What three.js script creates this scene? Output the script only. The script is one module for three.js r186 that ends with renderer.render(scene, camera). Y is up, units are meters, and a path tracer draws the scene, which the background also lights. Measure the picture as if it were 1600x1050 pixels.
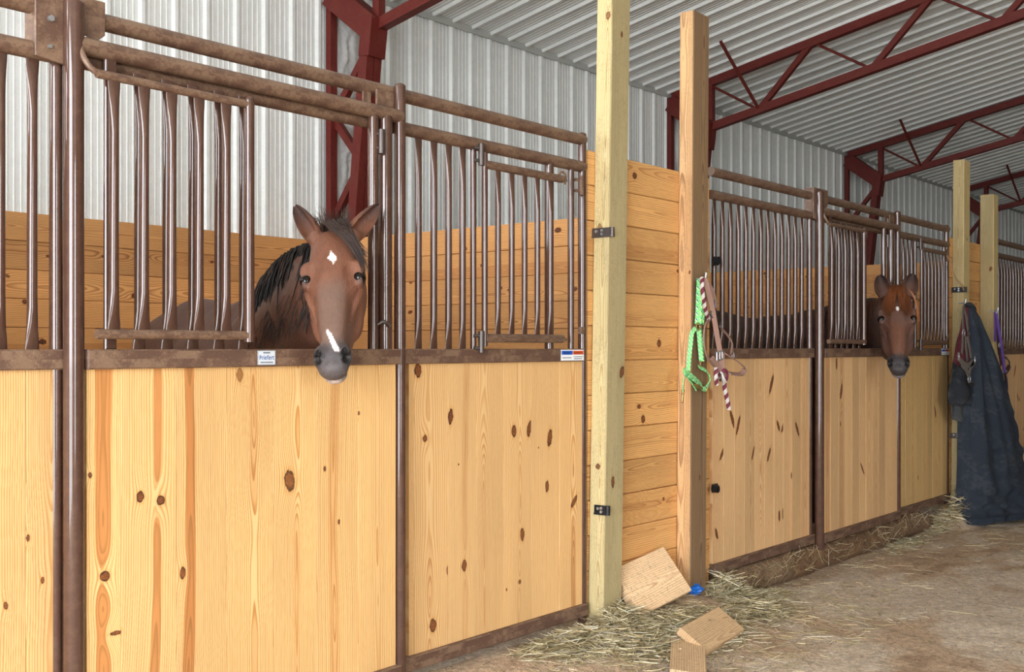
import * as THREE from 'three';
import { mergeGeometries } from 'three/addons/utils/BufferGeometryUtils.js';
import { RectAreaLightUniformsLib } from 'three/addons/lights/RectAreaLightUniformsLib.js';

// ---------------------------------------------------------------- camera, sky, light, exposure
// x runs along the row of stalls, z from the wall (-3) to the aisle, stall fronts stand at z = 0
const scene = new THREE.Scene();
const camera = new THREE.PerspectiveCamera(2 * Math.atan(525 / 1750) * 180 / Math.PI, 1600 / 1050, 0.1, 300);
camera.position.set(0, 1.35, 2.898);
const YAW = Math.atan2(1434, 1750);
camera.lookAt(camera.position.x + Math.cos(YAW), 1.35, camera.position.z - Math.sin(YAW));
camera.setViewOffset(1600, 1050, 0, -18, 1600, 1050);
scene.add(camera);
const renderer = new THREE.WebGLRenderer();
renderer.toneMapping = THREE.LinearToneMapping;
renderer.toneMappingExposure = 1.75;
renderer.shadowMap.enabled = true;
RectAreaLightUniformsLib.init();
scene.background = new THREE.Color(0.9, 0.94, 1.0);
scene.backgroundIntensity = 6;
// daylight coming in at the three openings of the barn: the stall-end doorway and the aisle doorway in the left end wall, the door across the aisle
for (const [w, h, at, to] of [[2.3, 3.8, [-3.78, 1.95, -1.78], [0, 1.95, -1.78]], [4.25, 3.7, [-3.78, 1.88, 3.45], [0, 1.88, 3.45]], [2.15, 3.65, [-1.3, 1.85, 11.48], [-1.3, 1.85, 0]]]) {
  const day = new THREE.RectAreaLight(new THREE.Color(0.9, 0.94, 1.0), 6, w, h); day.name = 'doorway_daylight'; day.position.set(...at); day.lookAt(...to); scene.add(day);
}

// ---------------------------------------------------------------- helpers
const TAU = Math.PI * 2;
const clamp = (x, a = 0, b = 1) => Math.min(b, Math.max(a, x));
const mix = (a, b, t) => a + (b - a) * t;
const sstep = (a, b, x) => { const t = clamp((x - a) / (b - a)); return t * t * (3 - 2 * t); };
const V = (x, y, z) => new THREE.Vector3(x, y, z);
function rng(seed) { let s = seed | 0; return () => { s = (s + 0x6d2b79f5) | 0; let t = Math.imul(s ^ (s >>> 15), 1 | s); t = (t + Math.imul(t ^ (t >>> 7), 61 | t)) ^ t; return ((t ^ (t >>> 14)) >>> 0) / 4294967296; }; }
const HASH = new Float32Array(65536); { const r = rng(77); for (let i = 0; i < 65536; i++) HASH[i] = r(); }
const h2 = (i, j) => HASH[((Math.imul(i, 374761393) ^ Math.imul(j, 668265263)) >>> 7) & 65535];
function noise(x, y) {                       // smooth value noise, 0 to 1
  const i = Math.floor(x), j = Math.floor(y); let f = x - i, g = y - j; f = f * f * (3 - 2 * f); g = g * g * (3 - 2 * g);
  const a = h2(i, j), b = h2(i + 1, j), c = h2(i, j + 1), d = h2(i + 1, j + 1);
  return a + (b - a) * f + (c - a) * g + (a - b - c + d) * f * g;
}
const h3 = (i, j, k) => HASH[((Math.imul(i, 374761393) ^ Math.imul(j, 668265263) ^ Math.imul(k, 1274126177)) >>> 7) & 65535];
function noise3(x, y, z) {
  const i = Math.floor(x), j = Math.floor(y), k = Math.floor(z); let f = x - i, g = y - j, h = z - k; f = f * f * (3 - 2 * f); g = g * g * (3 - 2 * g); h = h * h * (3 - 2 * h);
  const l = (K) => mix(mix(h3(i, j, K), h3(i + 1, j, K), f), mix(h3(i, j + 1, K), h3(i + 1, j + 1, K), f), g);
  return mix(l(k), l(k + 1), h);
}
const used = {};
function numbered(name) { const n = used[name] = (used[name] ?? -1) + 1; return n ? name + '_' + String(n).padStart(3, '0') : name; }
function tag(o, label, category, group, kind) {
  if (label) o.userData.label = label; if (category) o.userData.category = category; if (group) o.userData.group = group; if (kind) o.userData.kind = kind;
  return o;
}
function thing(name, label, category, [x, y, z] = [0, 0, 0], group) { const o = new THREE.Group(); o.name = numbered(name); o.position.set(x, y, z); scene.add(o); return tag(o, label, category, group); }
function struct(name) { const o = new THREE.Group(); o.name = name; o.userData.kind = 'structure'; scene.add(o); return o; }
function obj(name, geo, mat, parent = scene) {
  if (Array.isArray(geo)) geo = geo.length === 1 ? geo[0] : mergeGeometries(geo.map((g) => (g.index ? g.toNonIndexed() : g)));
  const m = new THREE.Mesh(geo, mat); m.name = parent === scene ? numbered(name) : name; m.castShadow = m.receiveShadow = true; parent.add(m); return m;
}
function copy(o) { const c = o.clone(); c.name = numbered(o.name.replace(/_\d\d\d$/, '')); scene.add(c); return c; }
const put = (m, x, y, z) => { m.position.set(x, y, z); return m; };
// a straight pipe from a to b
function pipe(a, b, r, seg = 14, cap = true, r2 = r) {
  a = V(...a); b = V(...b); const d = b.clone().sub(a), g = new THREE.CylinderGeometry(r2, r, d.length(), seg, 1, !cap);
  g.applyQuaternion(new THREE.Quaternion().setFromUnitVectors(V(0, 1, 0), d.clone().normalize())); const u = g.attributes.uv; for (let i = 0; i < u.count; i++) u.setXY(i, u.getX(i) * r * 19, u.getY(i) * d.length() * 3);
  const c = a.add(b).multiplyScalar(0.5); return g.translate(c.x, c.y, c.z);
}
// a box with all edges chamfered by c, centred
function cbox(w, h, d, c = 0.003) {
  c = Math.min(c, 0.3 * w, 0.3 * h, 0.3 * d);
  const s = new THREE.Shape(), x = w / 2 - c, y = h / 2 - c;
  s.moveTo(-x, -y); s.lineTo(x, -y); s.lineTo(x, y); s.lineTo(-x, y); s.closePath();
  return new THREE.ExtrudeGeometry(s, { depth: d - 2 * c, bevelEnabled: true, bevelThickness: c, bevelSize: c, bevelSegments: 1 }).translate(0, 0, -d / 2 + c);
}
const boxAt = (x0, x1, y0, y1, z0, z1, c = 0.003) => cbox(x1 - x0, y1 - y0, z1 - z0, c).translate((x0 + x1) / 2, (y0 + y1) / 2, (z0 + z1) / 2);
// a square or flat bar from a to b
function bar(a, b, w, h, c = 0.003, up = [0, 1, 0]) {
  a = V(...a); b = V(...b); const d = b.clone().sub(a), g = cbox(w, h, d.length(), c), m = new THREE.Matrix4();
  const z = d.clone().normalize(), x = V(...up).cross(z).normalize(), y = z.clone().cross(x); m.makeBasis(x, y, z); g.applyMatrix4(m); const k = a.add(b).multiplyScalar(0.5); return g.translate(k.x, k.y, k.z);
}
const curve = (pts, closed = false) => new THREE.CatmullRomCurve3(pts.map((p) => V(...p)), closed, 'centripetal');
const tubeOf = (pts, r, n = 24, seg = 8, closed = false) => new THREE.TubeGeometry(curve(pts, closed), n, r, seg, closed);
// a webbing strap of width w and thickness t swept along points; the flat side faces `face`
function strap(pts, w, t, n = 30, face = [0, 0, 1], twist = 0) {
  const c = curve(pts), P = [], U = [], I = [], F = V(...face); let len = 0, last = null;
  for (let i = 0; i <= n; i++) {
    const p = c.getPoint(i / n), T = c.getTangent(i / n); if (last) len += p.distanceTo(last); last = p;
    let s = T.clone().cross(F); if (s.lengthSq() < 1e-6) s = V(1, 0, 0); s.normalize(); const nn = s.clone().cross(T).normalize(); s.applyAxisAngle(T, twist * i / n); nn.applyAxisAngle(T, twist * i / n);
    for (const [a, b] of [[-1, -1], [1, -1], [1, 1], [-1, 1], [-1, -1]]) { const q = p.clone().addScaledVector(s, a * w / 2).addScaledVector(nn, b * t / 2); P.push(q.x, q.y, q.z); U.push(a * 0.5 + 0.5, len / w); }
  }
  for (let i = 0; i < n; i++) for (let k = 0; k < 4; k++) { const a = i * 5 + k, b = a + 5; I.push(a, b, a + 1, b, b + 1, a + 1); }
  const e = n * 5; I.push(0, 2, 1, 0, 3, 2, e, e + 1, e + 2, e, e + 2, e + 3);
  const g = new THREE.BufferGeometry(); g.setAttribute('position', new THREE.Float32BufferAttribute(P, 3)); g.setAttribute('uv', new THREE.Float32BufferAttribute(U, 2)); g.setIndex(I);
  const f = g.toNonIndexed(); f.computeVertexNormals(); return f;
}
// a round bar whose two ends are pressed flat (in the plane of the grille), standing from y0 to y1 at the origin
function pressedBar(y0, y1, r, top = true, bottom = true) {
  const rows = [[0, 1], [0.025, 0.85], [0.05, 0.55], [0.08, 0.25], [0.115, 0.05], [0.15, 0]], ys = [];
  for (const [d, k] of rows) ys.push([y0 + d, bottom ? k : 0]);
  for (const [d, k] of [...rows].reverse()) ys.push([y1 - d, top ? k : 0]);
  const P = [], I = [], T = [], S = 12;
  for (const [y, k] of ys) for (let i = 0; i < S; i++) { const a = i / S * TAU; P.push(Math.cos(a) * r * mix(1, 1.5, k), y, Math.sin(a) * r * mix(1, 0.22, k)); T.push(Math.abs(i - 6) / 12 * 0.5, y * 3); }
  for (let j = 0; j < ys.length - 1; j++) for (let i = 0; i < S; i++) { const a = j * S + i, b = j * S + (i + 1) % S; I.push(a, a + S, b, b, a + S, b + S); }
  const g = new THREE.BufferGeometry(); g.setAttribute('position', new THREE.Float32BufferAttribute(P, 3)); g.setAttribute('uv', new THREE.Float32BufferAttribute(T, 2)); g.setIndex(I); g.computeVertexNormals(); return g;
}
// a board standing from y = 0 to h, centred in x, its back at z = 0: both front edges eased by c; uv runs over the texture region [u0, u1, v0, v1]
function board(w, h, d, [u0, u1, v0, v1], c = 0.003) {
  const prof = [[-w / 2, 0], [w / 2, 0], [w / 2, d - c], [w / 2 - c, d], [-w / 2 + c, d], [-w / 2, d - c]], P = [], U = [];
  const uv = (x, y) => [mix(u0, u1, clamp(x / w + 0.5)), mix(v0, v1, y / h)];
  const tri = (a, b, q) => { P.push(...a, ...b, ...q); U.push(...uv(a[0], a[1]), ...uv(b[0], b[1]), ...uv(q[0], q[1])); };
  for (let i = 0; i < 6; i++) { const [x0, z0] = prof[i], [x1, z1] = prof[(i + 1) % 6]; tri([x0, 0, z0], [x0, h, z0], [x1, 0, z1]); tri([x1, 0, z1], [x0, h, z0], [x1, h, z1]); }
  for (let i = 1; i < 5; i++) { const q = (k, y) => [prof[k][0], y, prof[k][1]]; tri(q(0, 0), q(i, 0), q(i + 1, 0)); tri(q(0, h), q(i + 1, h), q(i, h)); }
  const g = new THREE.BufferGeometry(); g.setAttribute('position', new THREE.Float32BufferAttribute(P, 3)); g.setAttribute('uv', new THREE.Float32BufferAttribute(U, 2)); g.computeVertexNormals(); return g;
}

// ---------------------------------------------------------------- textures
function dataTex(W, H, fill, srgb = true, wrap = false) {
  const d = new Uint8Array(W * H * 4), c = [0, 0, 0];
  for (let y = 0, o = 0; y < H; y++) for (let x = 0; x < W; x++, o += 4) { fill(x, y, c); d[o] = clamp(c[0], 0, 255); d[o + 1] = clamp(c[1], 0, 255); d[o + 2] = clamp(c[2], 0, 255); d[o + 3] = 255; }
  const t = new THREE.DataTexture(d, W, H); t.magFilter = THREE.LinearFilter; t.minFilter = THREE.LinearFilter; if (srgb) t.colorSpace = THREE.SRGBColorSpace; if (wrap) t.wrapS = t.wrapT = THREE.RepeatWrapping; t.needsUpdate = true; return t;
}
const PINE = { early: [222, 184, 126], late: [190, 130, 68], heart: [180, 108, 52] };
const AGED = { early: [222, 168, 106], late: [170, 110, 60], heart: [184, 118, 64] };
const TREATED = { early: [200, 180, 128], late: [160, 132, 84], heart: [172, 144, 92] };
const TANPOST = { early: [196, 156, 110], late: [138, 102, 68], heart: [150, 110, 72] };
// A sheet of boards lying side by side in u, grain along v. wm x hm metres. edges: the board borders in metres; knots: [x, y, radius across, radius along, tilt, darkness]
// opt.boards: per board [where the heart lies across it, how red the heart is, its reach in metres, ring width]
function wood(W, H, wm, hm, edges, knots, pal, seed, opt = {}) {
  const R = rng(seed), n = edges.length - 1, B = [];
  for (let i = 0; i < n; i++) {
    const w = edges[i + 1] - edges[i], flat = R() < (opt.flat ?? 0.65), at = flat ? 0.25 + R() * 0.5 : R() < 0.5 ? -0.4 - R() * 0.6 : 1.4 + R() * 0.6, o = opt.boards?.[i] ?? [at, R() * R() * (opt.red ?? 0.8), 0.014 + R() * 0.02, 0.005 + R() * 0.0045];
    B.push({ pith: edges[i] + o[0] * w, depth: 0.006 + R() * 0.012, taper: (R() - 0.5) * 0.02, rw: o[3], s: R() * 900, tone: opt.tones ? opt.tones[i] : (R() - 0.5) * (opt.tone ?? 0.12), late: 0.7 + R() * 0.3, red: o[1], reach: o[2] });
  }
  let bi = 0;
  return dataTex(W, H, (px, py, c) => {
    const x = px / W * wm, l = py / H * hm; while (bi > 0 && x < edges[bi]) bi--; while (bi < n - 1 && x >= edges[bi + 1]) bi++;
    const b = B[bi], s = b.s; let kd = 0, kr = 0, rim = 0, push = 0;
    for (const k of knots) {
      if (k[0] < edges[bi] - 0.002 || k[0] > edges[bi + 1] + 0.002) continue; const dx = x - k[0], dl = l - k[1]; if (dl > 0.22 || dl < -0.22) continue;
      const rx = k[2], ry = k[3], ct = Math.cos(k[4] ?? 0), st = Math.sin(k[4] ?? 0), ex = (dx * ct + dl * st) / rx, el = (-dx * st + dl * ct) / ry, e = Math.pow(Math.pow(Math.abs(ex), 1.8) + Math.pow(Math.abs(el), 1.8), 0.5556) + (noise(x * 150 + k[0] * 99, l * 110) - 0.5) * 0.28;
      push += 1.1 * rx * Math.exp(-(dx * dx) / (4 * rx * rx) - (dl * dl) / (14 * rx * ry));
      if (e < 2.2) { kd = Math.max(kd, sstep(1.06, 0.94, e) * (k[5] ?? 0.9)); rim = Math.max(rim, sstep(0.28, 0.05, Math.abs(e - 0.92)) * (0.5 + noise(x * 160, l * 160))); kr = Math.max(kr, sstep(1.8, 1, e)); }
    }
    const wob = (noise(l * 1.7, s) - 0.5) * 0.022 + (noise(l * 7, s + 9) - 0.5) * 0.005, dep = b.depth + b.taper * l + (noise(l * 2.1 + 40, s + 3) - 0.5) * 0.05 + (noise(l * 9, s + 30) - 0.5) * 0.006;
    const dx = x - b.pith - wob, r = Math.sqrt(dx * dx + dep * dep) + push + (noise(x * 70, l * 4 + s) - 0.5) * 0.0025;
    const q = r / b.rw + (noise(x * 14 + s, l * 1.1) - 0.5) * 0.8, ring = Math.floor(q), f = q - ring, hv = h2(ring, (s * 13) | 0);
    const late = clamp((sstep(0.15 + hv * 0.3, 0.92, f) * (1 - sstep(0.93, 1, f))) * b.late * (0.55 + hv * 0.6));
    const fib = noise(x * 1300, l * 22 + s) * 0.6 + noise(x * 420, l * 9) * 0.4 - 0.5, blot = noise(x * 9 + s, l * 2.2) - 0.5, red = b.red * sstep(b.reach * 1.06, b.reach * 0.94, Math.hypot(dx, dep * 0.55) + push + (noise(x * 40, l * 3 + s) - 0.5) * 0.005), t = 1 + b.tone + blot * 0.07 + fib * 0.1;
    for (let k = 0; k < 3; k++) {
      let v = mix(mix(pal.early[k], pal.heart[k], red * 0.8), pal.late[k] * (1 - 0.2 * red), late) * t;
      v = mix(v, v * [0.92, 0.84, 0.72][k], kr * 0.5); v = mix(v, [112, 60, 28][k] * (1 - 0.55 * clamp(rim)) * (0.75 + 0.5 * noise(x * 300, l * 300)), kd); c[k] = v;
    }
    if (opt.dirt) { const g = opt.dirt(x, l); if (g > 0) for (let k = 0; k < 3; k++) c[k] = mix(c[k], [120, 103, 80][k], g); }
  });
}
// fine scratches, dust specks and mottling for painted steel
function steelTex(base, dust, amount, seed, W = 512) {
  return dataTex(W, W, (x, y, c) => {
    const m = noise(x / 37 + seed, y / 37) * 0.5 + noise(x / 9, y / 9 + seed) * 0.3 + noise(x / 2.2, y / 2.2) * 0.2, sp = noise(x / 1.7 + 50, y / 1.7 + seed), k = clamp(amount * (sstep(0.35, 0.75, m) * 0.8 + sstep(0.82, 0.95, sp) * 0.7));
    for (let i = 0; i < 3; i++) c[i] = mix(base[i], dust[i], k) * (0.95 + 0.1 * noise(x / 1.3, y / 1.3));
  }, true, true);
}
const std = (o) => new THREE.MeshStandardMaterial(o), phys = (o) => new THREE.MeshPhysicalMaterial(o);
const tiled = (t, u, v) => { const c = t.clone(); c.wrapS = c.wrapT = THREE.RepeatWrapping; c.repeat.set(u, v); c.needsUpdate = true; return c; };
const dustySteel = steelTex([90, 64, 50], [156, 130, 102], 0.6, 3), cleanSteel = steelTex([74, 49, 38], [112, 85, 64], 0.25, 8);
const M = {
  rail: phys({ map: dustySteel, roughness: 0.5, clearcoat: 0.25, clearcoatRoughness: 0.35 }),
  bar: phys({ map: cleanSteel, roughness: 0.6, specularIntensity: 0.25, clearcoat: 1, clearcoatRoughness: 0.07 }),
  dull: phys({ map: dustySteel, roughness: 0.62 }),
  red: std({ map: steelTex([100, 25, 17], [122, 78, 54], 0.3, 21), roughness: 0.6 }),
  zinc: std({ color: 0xb9bcc0, metalness: 0.85, roughness: 0.35 }),
  black: std({ color: 0x1a1c20, metalness: 0.3, roughness: 0.45 }),
  tarnish: std({ color: 0x5c5450, metalness: 0.7, roughness: 0.42 }),
  brass: std({ color: 0xb69a62, metalness: 0.8, roughness: 0.35 }),
};

// ---------------------------------------------------------------- the barn: floor, walls, roof
const Z_WALL = -3.07, Z_FAR = 11.5, X0 = -3.8, X1 = 27.5, EAVE = 3.92, PITCH = 0.197, Z_RIDGE = (Z_WALL + Z_FAR) / 2;
const roofY = (z) => EAVE + PITCH * (z <= Z_RIDGE ? z - Z_WALL : Z_FAR - z);
const bank = (x, z) => {                      // the dirt is banked up along the nearer stall front, round the post feet and inside the stalls
  if (z > 1.2) return 0;
  const left = sstep(5.5, 4.7, x), front = 0.14 * left * sstep(0.62, 0.06, z), inside = sstep(0.02, -0.12, z) * 0.1, m = Math.hypot((x - 8.72) / 0.42, (z - 0.08) / 0.2);
  return Math.max(inside, front, 0.13 * sstep(1.1, 0.1, m));
};
const groundY = (x, z) => bank(x, z) + (noise(x * 1.1 + 7, z * 1.1) - 0.5) * 0.02 + (noise(x * 6, z * 6) - 0.5) * 0.012;
{
  const chaff = (() => {
    const W = 2048, cv = document.createElement('canvas'); cv.width = cv.height = W; const g = cv.getContext('2d'), R = rng(5), im = g.createImageData(W, W), d = im.data;
    for (let y = 0, o = 0; y < W; y++) for (let x = 0; x < W; x++, o += 4) {
      const u = x / W * 5, v = y / W * 5, warp = (noise(u * 1.4, v * 1.4) - 0.5) * 1.2;
      const pale = sstep(0.49, 0.66, noise(u * 0.9 + 3 + warp * 0.4, v * 2.1 + warp) * 0.7 + noise(u * 5, v * 9) * 0.3) * (0.55 + 0.45 * noise(u * 26, v * 40));
      const dark = sstep(0.5, 0.8, noise(u * 2.2 + 50, v * 3.1) * 0.55 + noise(u * 14, v * 14) * 0.45), gr = noise(u * 170, v * 170) * 0.5 + noise(u * 60, v * 60) * 0.5 - 0.5, t = 1 + gr * 0.42;
      for (let k = 0; k < 3; k++) d[o + k] = clamp(mix(mix([186, 160, 132][k], [150, 122, 96][k], dark * 0.7), [214, 202, 184][k], pale * 0.85) * t, 0, 255);
      d[o + 3] = 255;
    }
    g.putImageData(im, 0, 0);
    for (let i = 0; i < 26000; i++) {          // bits of chopped hay and bedding trodden into the dirt
      const x = R() * W, y = R() * W, a = R() * TAU, l = 2 + R() * R() * 22, b = R(); g.strokeStyle = b < 0.45 ? `rgba(214,198,160,${0.35 + R() * 0.5})` : b < 0.75 ? `rgba(96,74,50,${0.3 + R() * 0.5})` : `rgba(150,138,92,${0.3 + R() * 0.4})`;
      g.lineWidth = 0.8 + R() * 1.6; g.beginPath(); g.moveTo(x, y); g.lineTo(x + Math.cos(a) * l, y + Math.sin(a) * l); g.stroke();
    }
    const t = new THREE.CanvasTexture(cv); t.colorSpace = THREE.SRGBColorSpace; t.wrapS = t.wrapT = THREE.RepeatWrapping; return t;
  })();
  const rough = dataTex(1024, 1024, (x, y, c) => { c[0] = c[1] = c[2] = 255 * (noise(x / 24, y / 24) * 0.35 + noise(x / 7, y / 7) * 0.3 + noise(x / 2.5, y / 2.5) * 0.35); }, false, true);
  const xs = [], zs = []; for (let x = X0 - 0.2; x < 3.6; x += 0.5) xs.push(x); for (let x = 3.6; x < 9.6; x += 0.035) xs.push(x); for (let x = 9.6; x < X1; x += 0.6) xs.push(x); xs.push(X1);
  for (let z = Z_WALL - 0.1; z < -0.16; z += 0.4) zs.push(z); for (let z = -0.16; z < 2.4; z += 0.03) zs.push(z); for (let z = 2.4; z < Z_FAR; z += 0.7) zs.push(z); zs.push(Z_FAR + 0.1);
  const P = [], U = [], I = []; for (const z of zs) for (const x of xs) { P.push(x, groundY(x, z), z); U.push(x / 5, -z / 5); }
  const n = xs.length; for (let j = 0; j < zs.length - 1; j++) for (let i = 0; i < n - 1; i++) { const a = j * n + i; I.push(a, a + n, a + 1, a + 1, a + n, a + n + 1); }
  const g = new THREE.BufferGeometry(); g.setAttribute('position', new THREE.Float32BufferAttribute(P, 3)); g.setAttribute('uv', new THREE.Float32BufferAttribute(U, 2)); g.setIndex(I); g.computeVertexNormals();
  const rb = tiled(rough, 5, 5);
  const f = obj('floor', g, std({ map: chaff, bumpMap: rb, bumpScale: 0.012, roughness: 0.95 })); f.userData.kind = 'structure';
  // packed gravel yard outside the open end and side
  const yard = new THREE.PlaneGeometry(160, 160, 1, 1).rotateX(-Math.PI / 2).translate(0, -0.12, 0); tag(obj('yard', yard, std({ color: 0x8a877e, roughness: 1 })), null, null, null, 'structure');
}
// ribbed metal sheets, 0.914 m wide: four tall ribs and four low ones in each pan; the ribs face +z, the sheet runs along y
function ribSheet(len) {
  const pr = []; for (let k = 0; k < 4; k++) { const o = k * 0.2286; pr.push([o, 0]); for (const m of [0.032, 0.072, 0.112, 0.152]) pr.push([o + m - 0.006, 0], [o + m - 0.003, 0.0038], [o + m + 0.003, 0.0038], [o + m + 0.006, 0]); pr.push([o + 0.184, 0], [o + 0.195, 0.024], [o + 0.2176, 0.024], [o + 0.2286, 0]); }
  const P = [], U = []; for (let i = 0; i < pr.length - 1; i++) { const [a, p] = pr[i], [b, q] = pr[i + 1]; if (b - a < 1e-6) continue; P.push(a, 0, p, b, 0, q, a, len, p, a, len, p, b, 0, q, b, len, q); U.push(a, 0, b, 0, a, len, a, len, b, 0, b, len); }
  const g = new THREE.BufferGeometry(); g.setAttribute('position', new THREE.Float32BufferAttribute(P, 3)); g.setAttribute('uv', new THREE.Float32BufferAttribute(U, 2)); g.computeVertexNormals(); return g;
}
{
  const film = dataTex(1024, 1024, (x, y, c) => {
    const u = x / 1024, v = y / 1024, m = noise(u * 200, v * 200) * 0.5 + noise(u * 30, v * 30) * 0.5, sp = noise(u * 300, v * 300) > 0.955 ? 0.8 : 1, t = (0.96 + 0.06 * m) * sp;
    c[0] = 236 * t; c[1] = 238 * t; c[2] = 234 * t;
  }, true, true);
  const sheetM = std({ map: film, roughness: 0.55, metalness: 0 }), shell = std({ color: 0xc9cbc6, roughness: 0.8 }), trimM = std({ color: 0xb9bcb6, roughness: 0.6 });
  const W = 0.9144, wb = struct('wall_back'), wallGeo = ribSheet(EAVE + 0.02), n = Math.ceil((X1 - X0) / W);
  obj('wall_shell', boxAt(X0 - 0.1, X1 + 0.1, -0.2, EAVE, Z_WALL - 0.16, Z_WALL - 0.03), shell, wb);
  for (let i = 0; i < n; i++) put(obj('metal_sheet', wallGeo, sheetM, wb), X0 + i * W + 0.06, 0, Z_WALL);
  // crumpled white insulation showing between the sheets behind the first steel column
  const q = new THREE.PlaneGeometry(0.3, EAVE - 2.15, 30, 150), p = q.attributes.position;
  for (let i = 0; i < p.count; i++) { const x = p.getX(i), y = p.getY(i), e = 1 - Math.pow(Math.abs(x) / 0.15, 4); p.setZ(i, 0.022 + e * (0.016 + 0.022 * noise(x * 30, y * 11) + 0.014 * Math.abs(noise(x * 24 + y * 22, y * 34) - 0.5) * 2)); }
  q.computeVertexNormals(); put(obj('insulation_blanket', q, std({ color: 0xe4e4e2, roughness: 0.35 }), wb), 5.37, EAVE / 2 + 1.075, Z_WALL);
  // roof: sheets on both slopes, ribs running from eave to ridge
  const c = struct('ceiling'), run = (Z_RIDGE - Z_WALL), slope = Math.hypot(run, run * PITCH), roofGeo = ribSheet(slope), ang = Math.atan(PITCH);
  const near = roofGeo.clone().rotateX(Math.PI / 2 - ang), far = roofGeo.clone().rotateX(Math.PI / 2 - ang).rotateY(Math.PI);
  for (let i = 0; i < n; i++) { put(obj('roof_sheet', near, sheetM, c), X0 + i * W + 0.06, EAVE, Z_WALL); put(obj('roof_sheet', far, sheetM, c), X0 + (i + 1) * W + 0.06, EAVE, Z_FAR); }
  for (const s of [0, 1]) { const za = s ? Z_FAR : Z_WALL, g = bar([0, EAVE + 0.07, za], [0, EAVE + 0.07 + run * PITCH, Z_RIDGE], X1 - X0 + 0.4, 0.08); put(obj('roof_shell', g, shell, c), (X0 + X1) / 2, 0, 0); }
  const t1 = struct('trim_1'); obj('eave_angle', [boxAt(X0, X1, EAVE - 0.05, EAVE + 0.003, Z_WALL + 0.025, Z_WALL + 0.032, 0.001)], trimM, t1);
  // the end wall on the left with its wide open doorway, the far end wall, and the wall across the aisle with an open bay
  const gable = (name, x, holes) => { const s = new THREE.Shape(); s.moveTo(Z_WALL, -0.2); s.lineTo(Z_FAR, -0.2); s.lineTo(Z_FAR, EAVE + 0.03); s.lineTo(Z_RIDGE, roofY(Z_RIDGE) + 0.03); s.lineTo(Z_WALL, EAVE + 0.03); s.closePath(); for (const [a, b, h] of holes) { const p2 = new THREE.Path(); p2.moveTo(a, -0.19); p2.lineTo(b, -0.19); p2.lineTo(b, h); p2.lineTo(a, h); p2.closePath(); s.holes.push(p2); } const g = new THREE.ExtrudeGeometry(s, { depth: 0.12, bevelEnabled: false }).rotateY(-Math.PI / 2); const o = obj(name, g, shell); o.position.x = x; o.userData.kind = 'structure'; };
  gable('wall_left', X0, [[-2.95, -0.6, 3.88], [1.3, 5.6, 3.75]]); gable('wall_right', X1 + 0.12, []);
  const wf = struct('wall_front'); obj('wall_shell', [boxAt(X0, -2.4, -0.2, EAVE, Z_FAR, Z_FAR + 0.12), boxAt(-0.2, X1, -0.2, EAVE, Z_FAR, Z_FAR + 0.12), boxAt(-2.4, -0.2, 3.7, EAVE, Z_FAR, Z_FAR + 0.12)], std({ color: 0x8a877c, roughness: 0.85 }), wf);
}
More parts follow.
